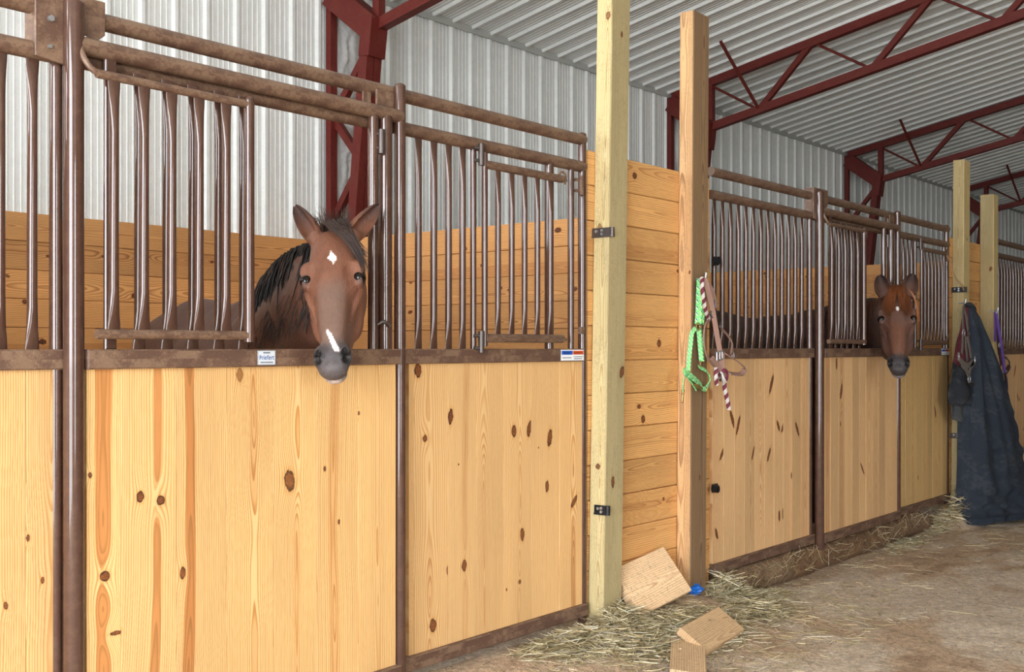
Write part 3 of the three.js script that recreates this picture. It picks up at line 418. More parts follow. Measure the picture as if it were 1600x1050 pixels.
// surface nets on a box grid: field(x, y, z) < 0 inside; frame maps grid coordinates to the world
function surfaceNets(lo, hi, cell, field, toWorld, dropFace) {
  const n = [0, 1, 2].map((k) => Math.ceil((hi[k] - lo[k]) / cell) + 1), [nx, ny, nz] = n, F = new Float32Array(nx * ny * nz), id = new Int32Array(nx * ny * nz).fill(-1), P = [], N = [], C = [];
  for (let k = 0, o = 0; k < nz; k++) for (let j = 0; j < ny; j++) for (let i = 0; i < nx;) {
    const d = field(lo[0] + i * cell, lo[1] + j * cell, lo[2] + k * cell), skip = Math.max(1, Math.min(nx - i, Math.floor(Math.abs(d) / cell * 0.6)));
    for (let s = 0; s < skip; s++, i++, o++) F[o] = d;
  }
  const at = (i, j, k) => i + nx * (j + ny * k), cor = [[0, 0, 0], [1, 0, 0], [0, 1, 0], [1, 1, 0], [0, 0, 1], [1, 0, 1], [0, 1, 1], [1, 1, 1]], edg = [[0, 1], [2, 3], [4, 5], [6, 7], [0, 2], [1, 3], [4, 6], [5, 7], [0, 4], [1, 5], [2, 6], [3, 7]];
  for (let k = 0; k < nz - 1; k++) for (let j = 0; j < ny - 1; j++) for (let i = 0; i < nx - 1; i++) {
    const v = []; let m = 0; for (let c = 0; c < 8; c++) { v[c] = F[at(i + cor[c][0], j + cor[c][1], k + cor[c][2])]; if (v[c] < 0) m++; } if (m === 0 || m === 8) continue;
    let x = 0, y = 0, z = 0, q = 0; for (const [a, b] of edg) if ((v[a] < 0) !== (v[b] < 0)) { const t = v[a] / (v[a] - v[b]); x += mix(cor[a][0], cor[b][0], t); y += mix(cor[a][1], cor[b][1], t); z += mix(cor[a][2], cor[b][2], t); q++; }
    id[at(i, j, k)] = P.length / 3; P.push(lo[0] + (i + x / q) * cell, lo[1] + (j + y / q) * cell, lo[2] + (k + z / q) * cell);
  }
  const I = [], quad = (a, b, c, d, flip) => { if (a < 0 || b < 0 || c < 0 || d < 0) return; if (flip) I.push(a, d, c, a, c, b); else I.push(a, b, c, a, c, d); };
  for (let k = 1; k < nz - 1; k++) for (let j = 1; j < ny - 1; j++) for (let i = 1; i < nx - 1; i++) {
    const f = F[at(i, j, k)] < 0;
    if (f !== F[at(i + 1, j, k)] < 0) quad(id[at(i, j - 1, k - 1)], id[at(i, j, k - 1)], id[at(i, j, k)], id[at(i, j - 1, k)], !f);
    if (f !== F[at(i, j + 1, k)] < 0) quad(id[at(i - 1, j, k - 1)], id[at(i - 1, j, k)], id[at(i, j, k)], id[at(i, j, k - 1)], !f);
    if (f !== F[at(i, j, k + 1)] < 0) quad(id[at(i - 1, j - 1, k)], id[at(i, j - 1, k)], id[at(i, j, k)], id[at(i - 1, j, k)], !f);
  }
  const e = cell * 0.5, g3 = (x, y, z) => [field(x + e, y, z) - field(x - e, y, z), field(x, y + e, z) - field(x, y - e, z), field(x, y, z + e) - field(x, y, z - e)];
  const W = new Float32Array(P.length), NN = new Float32Array(P.length), v = V(0, 0, 0), drop = [];
  for (let i = 0; i < P.length; i += 3) {
    const g = g3(P[i], P[i + 1], P[i + 2]), a = toWorld(v.set(P[i], P[i + 1], P[i + 2]), true); a.toArray(W, i); drop.push(dropFace ? dropFace(a) : false);
    toWorld(v.set(...g), false).normalize().toArray(NN, i);
  }
  const J = []; for (let i = 0; i < I.length; i += 3) if (!(drop[I[i]] && drop[I[i + 1]] && drop[I[i + 2]])) J.push(I[i], I[i + 1], I[i + 2]);
  const used = new Int32Array(P.length / 3).fill(-1); let cnt = 0; for (const i of J) if (used[i] < 0) used[i] = cnt++;
  const P2 = new Float32Array(cnt * 3), N2 = new Float32Array(cnt * 3); used.forEach((u, i) => { if (u >= 0) for (let c = 0; c < 3; c++) { P2[u * 3 + c] = W[i * 3 + c]; N2[u * 3 + c] = NN[i * 3 + c]; } });
  const g = new THREE.BufferGeometry(); g.setAttribute('position', new THREE.BufferAttribute(P2, 3)); g.setAttribute('normal', new THREE.BufferAttribute(N2, 3)); g.setIndex(J.map((i) => used[i])); return g;
}
// shapes: capsule [ax,ay,az,bx,by,bz,ra,rb] and ellipsoid with its own axes
const cap = (a, b, ra, rb, k = 0.05) => { const A = a, d = [b[0] - a[0], b[1] - a[1], b[2] - a[2]], L = d[0] * d[0] + d[1] * d[1] + d[2] * d[2]; return { k, f: (x, y, z) => { const px = x - A[0], py = y - A[1], pz = z - A[2], t = clamp((px * d[0] + py * d[1] + pz * d[2]) / L); const qx = px - d[0] * t, qy = py - d[1] * t, qz = pz - d[2] * t; return Math.sqrt(qx * qx + qy * qy + qz * qz) - mix(ra, rb, t); } }; };
const ell = (c, r, k = 0.05, ax = null) => ({ k, f: (x, y, z) => { let px = x - c[0], py = y - c[1], pz = z - c[2]; if (ax) { const a = ax[0], b = ax[1], e = ax[2], u = px * a.x + py * a.y + pz * a.z, v = px * b.x + py * b.y + pz * b.z, w = px * e.x + py * e.y + pz * e.z; px = u; py = v; pz = w; } const ux = px / r[0], uy = py / r[1], uz = pz / r[2], k0 = Math.sqrt(ux * ux + uy * uy + uz * uz), wx = ux / r[0], wy = uy / r[1], wz = uz / r[2], k1 = Math.sqrt(wx * wx + wy * wy + wz * wz); return k1 < 1e-9 ? -Math.min(...r) : k0 * (k0 - 1) / k1; } });
// rotation of an ellipsoid in the head's own plane: tilt about the lateral axis
const tiltAx = (deg) => { const a = deg * Math.PI / 180; return [V(Math.cos(a), Math.sin(a), 0), V(-Math.sin(a), Math.cos(a), 0), V(0, 0, 1)]; };
// The head in its own axes, for a head 0.62 m long: x runs from poll to muzzle, y out of the forehead, z to the horse's left.
function headField(ear) {
  const S = []; const add = (s) => S.push(s);
  add(ell([0.07, -0.045, 0], [0.125, 0.085, 0.082], 0.03)); add(ell([0.175, -0.01, 0], [0.13, 0.062, 0.094], 0.03));      // braincase, forehead
  add(cap([0.2, -0.03, 0], [0.47, -0.012, 0], 0.078, 0.042, 0.04));                                                       // face
  add(ell([0.33, 0.02, 0], [0.19, 0.026, 0.04], 0.03));                                                                    // nasal bone
  for (const s of [-1, 1]) {
    add(ell([0.255, -0.115, s * 0.052], [0.13, 0.095, 0.042], 0.035, tiltAx(-14)));                                      // jowl
    add(ell([0.172, 0.012, s * 0.088], [0.042, 0.024, 0.024], 0.02));                                                   // brow
    add(cap([0.24, -0.035, s * 0.086], [0.38, -0.035, s * 0.058], 0.015, 0.009, 0.018));                                    // cheek crest
    add(cap([0.32, -0.145, s * 0.03], [0.52, -0.075, s * 0.018], 0.04, 0.032, 0.035));                                  // lower jaw
    add(ell([0.548, 0.004, s * 0.037], [0.042, 0.036, 0.025], 0.02));                                                    // nostril flare
    add(ell([0.208, 0.002, s * 0.094], [0.036, 0.027, 0.02], 0.014));                                                  // lids
  }
  add(ell([0.545, -0.02, 0], [0.07, 0.055, 0.052], 0.025)); add(ell([0.598, -0.014, 0], [0.03, 0.042, 0.044], 0.02));         // muzzle, upper lip
  add(ell([0.575, -0.072, 0], [0.042, 0.03, 0.04], 0.014)); add(ell([0.54, -0.092, 0], [0.03, 0.022, 0.03], 0.02));        // lower lip, chin
  const cut = []; const sub = (s) => cut.push(s);
  for (const s of [-1, 1]) { sub(ell([0.568, 0.016, s * 0.05], [0.026, 0.015, 0.016], 0.01, tiltAx(35))); sub(ell([0.545, 0.03, s * 0.042], [0.024, 0.008, 0.008], 0.012, tiltAx(35))); sub(ell([0.208, 0.006, s * 0.113], [0.027, 0.019, 0.017], 0.005)); sub(ell([0.4, -0.075, s * 0.08], [0.11, 0.035, 0.03], 0.035)); sub(ell([0.2, 0.045, s * 0.07], [0.035, 0.016, 0.018], 0.03)); }
  sub(ell([0.6, -0.056, 0], [0.055, 0.0045, 0.075], 0.006, tiltAx(18)));                                                   // mouth line
  // ears: tapered shells, hollow on the side their cups face
  const E = ear.map(({ s, tip, cup, w }) => {
    const b = V(-0.01, -0.025, s * 0.06), t = V(...tip), u = t.clone().sub(b), L = u.length(); u.normalize(); const c = V(...cup); c.addScaledVector(u, -c.dot(u)).normalize(); const q = u.clone().cross(c);
    return { f: (x, y, z) => {
      const px = x - b.x, py = y - b.y, pz = z - b.z, h = (px * u.x + py * u.y + pz * u.z) / L; if (h < -0.3 || h > 1.15) return Math.max(0.02, Math.abs(h - 0.4) * L - 0.6 * L);
      const hh = clamp(h, -0.1, 1), wd = w * Math.pow(Math.max(0, 1 - Math.pow(Math.max(0, hh), 2.6)), 0.7) * mix(0.72, 1, sstep(-0.1, 0.35, hh)) + 0.002, cx = px * c.x + py * c.y + pz * c.z, qx = px * q.x + py * q.y + pz * q.z;
      const o = Math.hypot(cx / (wd * 0.8), qx / wd), i = Math.hypot((cx - wd * 0.62) / (wd * 0.98), qx / (wd * 0.78)), body = (o - 1) * wd * 0.75, hol = (i - 1) * wd * 0.7;
      let d = body; if (hh > 0.12) d = Math.max(body, -hol); return Math.max(d, (h - 1) * L, (-0.12 - h) * L);
    } };
  });
  return (x, y, z) => {
    let d = 1e9; for (const s of S) { const v = s.f(x, y, z); d = d > 1 ? v : smin(d, v, s.k); }
    for (const c of cut) { const v = c.f(x, y, z), k = c.k, h = Math.max(k - Math.abs(-v - d), 0) / k; d = Math.max(d, -v) + h * h * k * 0.25; }
    for (const e of E) d = smin(d, e.f(x, y, z), 0.012);
    return d;
  };
}
function horse(o) {
  const root = thing('horse', o.label, 'horse', [0, 0, 0]);
  // body axes
  const G = o.ground, F = V(o.facing[0], 0, o.facing[1]).normalize(), Rt = F.clone().cross(V(0, 1, 0)), O = V(o.at[0], G, o.at[1]);
  const w = (f, y, r) => { const p = O.clone().addScaledVector(F, f).addScaledVector(Rt, r); return [p.x, G + y, p.z]; }, bax = [F, V(0, 1, 0), Rt];
  const E = (f, y, r, rf, ry, rr, k = 0.08) => ell(w(f, y, r), [rf, ry, rr], k, bax), C = (a, b, ra, rb, k = 0.05) => cap(w(...a), w(...b), ra, rb, k), S = [];
  S.push(E(0.42, 1.08, 0, 0.36, 0.34, 0.24), E(0, 1.08, 0, 0.6, 0.33, 0.29), E(-0.45, 1.16, 0, 0.4, 0.3, 0.28), E(-0.62, 1.2, 0, 0.24, 0.24, 0.24), C([0.42, 1.4, 0], [0.2, 1.38, 0], 0.07, 0.07, 0.12), C([0.2, 1.36, 0], [-0.45, 1.4, 0], 0.06, 0.07, 0.12), E(0.62, 1.05, 0, 0.16, 0.24, 0.2));
  for (const s of [-1, 1]) {
    const st = s * o.step;
    S.push(E(0.5, 1.08, s * 0.15, 0.16, 0.3, 0.1), C([0.52, 0.86, s * 0.16], [0.54 + st * 0.06, 0.5, s * 0.15], 0.088, 0.05), C([0.54 + st * 0.06, 0.5, s * 0.15], [0.53 + st * 0.08, 0.17, s * 0.15], 0.046, 0.034, 0.03), C([0.53 + st * 0.08, 0.16, s * 0.15], [0.58 + st * 0.08, 0.07, s * 0.15], 0.04, 0.036, 0.02), C([0.585 + st * 0.08, 0.055, s * 0.15], [0.6 + st * 0.08, 0.02, s * 0.15], 0.045, 0.056, 0.015));
    S.push(E(-0.58, 1.02, s * 0.15, 0.22, 0.32, 0.13), C([-0.55, 0.86, s * 0.16], [-0.8 - st * 0.05, 0.54, s * 0.15], 0.12, 0.058), C([-0.8 - st * 0.05, 0.54, s * 0.15], [-0.78 - st * 0.06, 0.18, s * 0.15], 0.05, 0.037, 0.03), C([-0.78 - st * 0.06, 0.17, s * 0.15], [-0.72 - st * 0.06, 0.07, s * 0.15], 0.04, 0.036, 0.02), C([-0.715 - st * 0.06, 0.055, s * 0.15], [-0.7 - st * 0.06, 0.02, s * 0.15], 0.045, 0.056, 0.015));
  }
  // neck: a crest line and a throat line, from the withers and the chest up to the head
  const poll = V(...o.poll), muz = V(...o.muzzle), hx = muz.clone().sub(poll), sc = hx.length() / 0.62; hx.normalize();
  const toCam = V(...o.look).sub(poll).setY(0).normalize(), hz = hx.clone().cross(toCam).normalize().negate(), hy = hz.clone().cross(hx).normalize(); // hz: to the horse's left
  if (hy.dot(toCam) < 0) { hy.negate(); hz.negate(); }
  const WID = 1.1, hw = (x, y, z) => poll.clone().addScaledVector(hx, x * sc).addScaledVector(hy, y * sc).addScaledVector(hz, z * sc * WID).toArray();
  const crest0 = V(...w(0.33, 1.36, 0)), throat0 = V(...w(0.58, 1.02, 0)), crest1 = V(...hw(0.03, -0.1, 0)), throat1 = V(...hw(0.2, -0.17, 0)), bendC = V(...(o.bend ?? [0, 0, 0])), N = 6;
  const cl = (t) => crest0.clone().lerp(crest1, t).addScaledVector(bendC, Math.sin(Math.PI * t)).add(V(0, 0.05 * Math.sin(Math.PI * t), 0)), tl = (t) => throat0.clone().lerp(throat1, t).addScaledVector(bendC, Math.sin(Math.PI * t)).add(V(0, -0.02 * Math.sin(Math.PI * t), 0));
  for (let i = 0; i < N; i++) {
    const a = i / N, b = (i + 1) / N; S.push(cap(cl(a).toArray(), cl(b).toArray(), mix(0.1, 0.055, a), mix(0.1, 0.055, b), 0.05), cap(tl(a).toArray(), tl(b).toArray(), mix(0.16, 0.075, a), mix(0.16, 0.075, b), 0.06));
    const ma = cl(a).lerp(tl(a), 0.5).toArray(), mb = cl(b).lerp(tl(b), 0.5).toArray(); S.push(cap(ma, mb, mix(0.17, 0.085, a), mix(0.17, 0.085, b), 0.08));
  }
  const inv = (x, y, z) => { const dx = x - poll.x, dy = y - poll.y, dz = z - poll.z; return [(dx * hx.x + dy * hx.y + dz * hx.z) / sc, (dx * hy.x + dy * hy.y + dz * hy.z) / sc, (dx * hz.x + dy * hz.y + dz * hz.z) / (sc * WID)]; };
  const head = headField(o.ears), bodyF = (x, y, z) => { let d = 1e9; for (const s of S) { const v = s.f(x, y, z); d = d > 1 ? v : smin(d, v, s.k); } return d; };
  const all = (x, y, z) => { const b = bodyF(x, y, z), h = inv(x, y, z), far = Math.max(Math.abs(h[0] - 0.25) - 0.5, Math.abs(h[1]) - 0.28, Math.abs(h[2]) - 0.28); return far > 0.1 ? Math.min(b, far) : smin(b, head(...h) * sc, 0.045); };
  const HB = [[-0.2, 0.68], [-0.24, 0.17], [-0.2, 0.2]], inHead = (p, m) => { const h = inv(p.x, p.y, p.z); return h.every((v, k) => v > HB[k][0] + m && v < HB[k][1] - m); };
  // grids: the body in the world, the head finer in its own axes
  const pts = [w(1, 0, 0.5), w(1, 0, -0.5), w(-1.05, 0, 0.5), w(-1.05, 0, -0.5), o.poll, o.muzzle], lo = [0, 1, 2].map((k) => Math.min(...pts.map((p) => p[k])) - 0.2), hi = [0, 1, 2].map((k) => Math.max(...pts.map((p) => p[k])) + 0.2); lo[1] = G - 0.05; hi[1] = o.poll[1] + 0.12;
  const gb = surfaceNets(lo, hi, 0.02, all, (v, p) => v.clone(), (p) => inHead(p, 0.03));
  const gh = surfaceNets(HB.map((r) => r[0]), HB.map((r) => r[1]), 0.0038, (x, y, z) => { const p = hw(x, y, z); return smin(bodyF(...p), head(x, y, z) * sc, 0.045) / sc; }, (v, p) => { const q = p ? poll.clone() : V(0, 0, 0), m = p ? sc : 1; return q.addScaledVector(hx, v.x * m).addScaledVector(hy, v.y * m).addScaledVector(hz, v.z * (p ? m * WID : 1 / WID)); }, null);
  const g = mergeGeometries([gb.toNonIndexed(), gh.toNonIndexed()]), P = g.attributes.position, col = new Float32Array(P.count * 3), UV = new Float32Array(P.count * 2), c = new THREE.Color();
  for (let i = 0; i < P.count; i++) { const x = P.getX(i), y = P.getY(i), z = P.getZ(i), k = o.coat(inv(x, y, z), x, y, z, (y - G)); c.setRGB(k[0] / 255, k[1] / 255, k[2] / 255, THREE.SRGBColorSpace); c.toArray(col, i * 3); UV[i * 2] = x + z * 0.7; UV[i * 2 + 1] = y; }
  g.setAttribute('color', new THREE.BufferAttribute(col, 3)); g.setAttribute('uv', new THREE.BufferAttribute(UV, 2));
  obj('body', g, phys({ vertexColors: true, roughness: 0.58, sheen: 0.25, sheenColor: new THREE.Color(0.5, 0.45, 0.42), sheenRoughness: 0.4, bumpMap: furBump, bumpScale: 0.0016 }), root);
  for (const s of [-1, 1]) { const e = obj('eye', new THREE.SphereGeometry(0.025 * sc, 24, 16), eyeM, root); e.position.set(...hw(0.208, 0.006, s * 0.091)); }
  // hair
  const R = rng(o.seed), strands = (n, make, w0, mat, name, label) => { const A = []; for (let i = 0; i < n; i++) { const p = make(R, i / n); if (p) A.push(hair(p, w0 * (0.6 + R() * 0.8))); } const m = obj(name, A, mat, root); if (label) m.userData.label = label; return m; };
  o.hair({ root, strands, hw, cl, tl, w, R, sc, V, F, Rt });
  return root;
}
// one lock of hair: a thin three-sided tapering strand through a few points
function hair(pts, wd) {
  const c = curve(pts), n = 7, P = [], I = [], U = []; for (let i = 0; i <= n; i++) { const p = c.getPoint(i / n), T = c.getTangent(i / n), s = T.clone().cross(V(0.3, 0.2, 1)).normalize(), q = T.clone().cross(s), r = wd * (1 - 0.85 * Math.pow(i / n, 2)); for (let k = 0; k < 3; k++) { const a = k / 3 * TAU, v = p.clone().addScaledVector(s, Math.cos(a) * r).addScaledVector(q, Math.sin(a) * r); P.push(v.x, v.y, v.z); U.push(k / 3, i / n); } }
  for (let i = 0; i < n; i++) for (let k = 0; k < 3; k++) { const a = i * 3 + k, b = i * 3 + (k + 1) % 3; I.push(a, b, a + 3, b, b + 3, a + 3); }
  const g = new THREE.BufferGeometry(); g.setAttribute('position', new THREE.Float32BufferAttribute(P, 3)); g.setAttribute('uv', new THREE.Float32BufferAttribute(U, 2)); g.setIndex(I); g.computeVertexNormals(); return g;
}
const furBump = tiled(dataTex(512, 512, (x, y, c) => { c[0] = c[1] = c[2] = 255 * (noise(x / 2, y / 6) * 0.6 + noise(x / 5, y / 14) * 0.4); }, false, true), 3, 3);
const eyeM = phys({ color: 0x120a07, roughness: 0.14, specularIntensity: 0.6 });
const hairM = (c) => std({ color: c, roughness: 0.5 });
const lerp3 = (a, b, t) => [mix(a[0], b[0], t), mix(a[1], b[1], t), mix(a[2], b[2], t)];
function coatOf(p) {
  return ([a, b, c], x, y, z, h) => {
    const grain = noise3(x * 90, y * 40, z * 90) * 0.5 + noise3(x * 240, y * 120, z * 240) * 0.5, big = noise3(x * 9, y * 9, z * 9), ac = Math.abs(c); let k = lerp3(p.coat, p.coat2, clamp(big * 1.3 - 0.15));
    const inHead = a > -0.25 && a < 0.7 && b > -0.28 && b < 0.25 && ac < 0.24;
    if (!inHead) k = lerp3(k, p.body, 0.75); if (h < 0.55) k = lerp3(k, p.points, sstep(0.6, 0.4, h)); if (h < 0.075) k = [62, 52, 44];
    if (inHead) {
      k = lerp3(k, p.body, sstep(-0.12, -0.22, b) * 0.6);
      k = lerp3(k, p.face, p.faceAmt * sstep(0.26, 0.36, a + big * 0.08) * sstep(0.065, 0.03, ac + (grain - 0.5) * 0.02));
      const m = a + (big - 0.5) * 0.05 + (grain - 0.5) * 0.03; k = lerp3(k, p.muzzle, sstep(0.47, 0.535, m) * 0.95); k = lerp3(k, [46, 41, 42], sstep(0.06, 0.02, Math.hypot(a - 0.556, (b - 0.02), ac - 0.044)) * 0.7); k = lerp3(k, [16, 13, 13], sstep(0.035, 0.014, Math.hypot(a - 0.562, (b - 0.02), ac - 0.046)) * 0.9);
      k = lerp3(k, p.lip, sstep(0.575, 0.62, a + (grain - 0.5) * 0.05) * sstep(-0.045, -0.06, b + (grain - 0.5) * 0.01) * 0.9);
      k = lerp3(k, [38, 28, 24], sstep(0.034, 0.02, Math.hypot((a - 0.208) * 0.8, (b - 0.004) * 1.1, ac - 0.1)) * 0.85);
      if (a < -0.03 && ac > 0.03) k = lerp3(k, p.earTip, sstep(-0.06, -0.17, a));
      const w = p.white(a, b, c) + (grain - 0.5) * 0.35; if (b > -0.06) k = lerp3(k, [236, 232, 226], sstep(0.42, 0.58, w));
    }
    const t = 0.9 + grain * 0.22; return [k[0] * t, k[1] * t, k[2] * t];
  };
}
horse({
  label: 'bay horse with a white star, its head over the nearer stall door', at: [3.08, -1.22], facing: [-0.27, 0.963], ground: 0.09, step: 0.6, seed: 901,
  poll: [2.51, 1.718, 0.07], muzzle: [2.32, 1.268, 0.282], look: [-0.25, 1.5, 2.55], bend: [-0.03, 0, 0],
  ears: [{ s: 1, tip: [-0.205, -0.035, 0.148], cup: [0, 0.75, 0.66], w: 0.039 }, { s: -1, tip: [-0.185, -0.04, -0.165], cup: [0, 0.6, -0.8], w: 0.04 }],
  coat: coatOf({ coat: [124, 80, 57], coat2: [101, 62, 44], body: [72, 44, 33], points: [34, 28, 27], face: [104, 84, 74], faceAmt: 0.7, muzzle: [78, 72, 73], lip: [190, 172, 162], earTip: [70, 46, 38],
    white: (a, b, c) => Math.max(1 - (Math.abs(a - 0.14) / 0.074 + Math.abs(c + 0.004 + (a - 0.14) * 0.12) / 0.029), 1 - Math.hypot((a - 0.505) / 0.06, (c + 0.005 + (a - 0.505) * 0.36) / (0.009 + Math.max(0, a - 0.5) * 0.16)) * 0.62) }),
  hair: ({ strands, hw, cl, w, F, Rt, sc }) => {
    const side = V(-0.75, 0, 0.25);
    strands(900, (R) => { const t = Math.pow(R(), 0.8), p = cl(t * 0.97 + 0.01).add(V(0, mix(0.1, 0.05, t), 0)), len = mix(0.34, 0.26, t) * (0.7 + R() * 0.45), j = () => (R() - 0.5) * 0.04, off = mix(0.16, 0.085, t) + R() * 0.03; return [[p.x + j(), p.y - 0.015, p.z + j()], [p.x + side.x * off * 0.6 + j(), p.y + 0.01, p.z + side.z * off], [p.x + side.x * off * 1.15 + j(), p.y - len * 0.45, p.z + side.z * off * 1.3 + j()], [p.x + side.x * off * 1.35 + j() * 2, p.y - len, p.z + side.z * off * 1.4 + j() * 2]]; }, 0.0042, hairM(0x1d1715), 'mane', 'long black mane');
    strands(190, (R) => { const z = (R() - 0.5) * 0.085, k = R() - 0.35, e = R(); return [hw(-0.035 - R() * 0.02, -0.05, z), hw(-0.04 - R() * 0.025, 0.035, z - 0.006), hw(-0.005 + R() * 0.03, 0.073 + R() * 0.012, z * 0.8 - 0.022 - k * 0.03), hw(0.045 + e * 0.035, 0.066 + R() * 0.008, -0.058 - k * 0.04), hw(0.08 + e * 0.06, 0.036 + R() * 0.014, -0.09 - k * 0.026), hw(0.09 + e * 0.12, 0.022 + R() * 0.01, -0.11 - k * 0.03)]; }, 0.0015, hairM(0x3a2a24), 'forelock');
    strands(60, (R) => { const z = (R() - 0.5) * 0.09; return [hw(-0.02, -0.05, z), hw(-0.06 - R() * 0.03, 0.0, z * 1.4), hw(-0.06 - R() * 0.06, 0.05, z * 1.6 + (R() - 0.5) * 0.05)]; }, 0.0018, hairM(0x44312a), 'forelock');
    strands(240, (R) => { const a = R() * TAU, r = R() * 0.03, p = (f, y, q) => w(f, y, q + Math.sin(a) * r); return [p(-0.86, 1.3, 0), p(-0.95 - Math.cos(a) * r, 1.2, 0), p(-0.97 - Math.cos(a) * r * 2, 0.8, (R() - 0.5) * 0.06), p(-0.95 + (R() - 0.5) * 0.1, 0.4 + R() * 0.15, (R() - 0.5) * 0.1)]; }, 0.005, hairM(0x1c1614), 'tail');
  },
});
horse({
  label: 'chestnut horse with a thick ginger forelock, looking over the farther stall door', at: [7.06, -0.72], facing: [1, 0.1], ground: 0.1, step: -0.5, seed: 977,
  poll: [7.262, 1.70, 0.2], muzzle: [6.95, 1.195, 0.33], look: [0.2, 1.4, 2.95], bend: [0.2, 0.0, 0.05],
  ears: [{ s: 1, tip: [-0.175, -0.01, 0.1], cup: [0, 0.95, 0.3], w: 0.056 }, { s: -1, tip: [-0.175, -0.01, -0.1], cup: [0, 0.95, -0.3], w: 0.056 }],
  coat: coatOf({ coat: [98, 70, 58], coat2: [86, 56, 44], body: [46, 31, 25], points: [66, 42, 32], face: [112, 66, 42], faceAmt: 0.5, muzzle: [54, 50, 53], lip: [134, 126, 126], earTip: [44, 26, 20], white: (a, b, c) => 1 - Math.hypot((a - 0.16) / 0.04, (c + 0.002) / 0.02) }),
  hair: ({ strands, hw, cl, w }) => {
    const side = V(-0.2, 0, 0.9);
    strands(420, (R) => { const t = 0.25 + 0.75 * R(), p = cl(t).add(V(0, 0.06, 0)), len = 0.26 * (0.7 + R() * 0.5), j = () => (R() - 0.5) * 0.04, off = mix(0.14, 0.09, t) + R() * 0.03; return [[p.x + j(), p.y - 0.01, p.z + j()], [p.x - off * 0.8, p.y, p.z + off * 0.4 + j()], [p.x - off * 1.2 + j(), p.y - len * 0.5, p.z + off * 0.5], [p.x - off * 1.3 + j() * 2, p.y - len, p.z + off * 0.5 + j()]]; }, 0.0042, hairM(0x5a3422), 'mane');
    strands(420, (R) => { const z = (R() - 0.5) * 0.11, s = Math.sign(z) || 1, e = R(); return [hw(-0.03 - R() * 0.02, -0.05, z * 0.6), hw(-0.035, 0.045 + R() * 0.015, z * 0.7), hw(0.05, 0.072 + R() * 0.012, z * 0.95), hw(0.08 + e * 0.06, 0.064 + R() * 0.01, z * 1.2 + s * 0.012), hw(0.1 + e * 0.13, 0.045 + R() * 0.012, z * 1.35 + s * 0.015)]; }, 0.0024, hairM(0x74401f), 'forelock', 'thick ginger forelock');
    strands(110, (R) => { const k = R(); return [hw(-0.035, -0.02, -0.04), hw(0, 0.06, -0.065), hw(0.08, 0.045, -0.098 - k * 0.01), hw(0.2 + k * 0.06, 0.03, -0.118 + (R() - 0.5) * 0.02)]; }, 0.0022, hairM(0x9c6238), 'forelock', 'paler lock over the left eye');
    strands(160, (R) => { const a = R() * TAU, r = R() * 0.03, p = (f, y, q) => w(f, y, q + Math.sin(a) * r); return [p(-0.86, 1.3, 0), p(-0.95 - Math.cos(a) * r, 1.2, 0), p(-0.97, 0.8, (R() - 0.5) * 0.06), p(-0.95, 0.4 + R() * 0.15, (R() - 0.5) * 0.1)]; }, 0.005, hairM(0x4a2a1c), 'tail');
  },
});

// ---------------------------------------------------------------- packed dirt under the farther stall front
{
  const P = [], U = [], I = [], n = 120, prof = [[-0.1, 0.13], [-0.03, 0.16], [0.02, 0.155], [0.055, 0.12], [0.06, 0.05], [0.03, 0.012], [0.0, -0.03]];
  for (let i = 0; i <= n; i++) { const x = 5.12 + 3.35 * i / n, e = sstep(0, 0.06, i / n) * sstep(1, 0.9, i / n); prof.forEach(([z, y], k) => { const d = (noise(x * 7, k * 1.7) - 0.5) * 0.03 + (noise(x * 28, k * 3) - 0.5) * 0.016; P.push(x, y * (0.6 + 0.4 * e) + d * 0.7 - 0.002, z + d); U.push(x / 5, (y - z) / 5 + 0.3); }); }
  const m = prof.length; for (let i = 0; i < n; i++) for (let k = 0; k < m - 1; k++) { const a = i * m + k, b = a + m; I.push(a, a + 1, b, b, a + 1, b + 1); }
  const g = new THREE.BufferGeometry(); g.setAttribute('position', new THREE.Float32BufferAttribute(P, 3)); g.setAttribute('uv', new THREE.Float32BufferAttribute(U, 2)); g.setIndex(I); g.computeVertexNormals();
  tag(obj('dirt_sill', g, (() => { const m = scene.getObjectByName('floor').material.clone(); m.color.set(0xa8947e); return m; })()), 'packed ridge of dirt under the bottom rail of the farther stall front', 'dirt ridge', null, 'stuff');
}
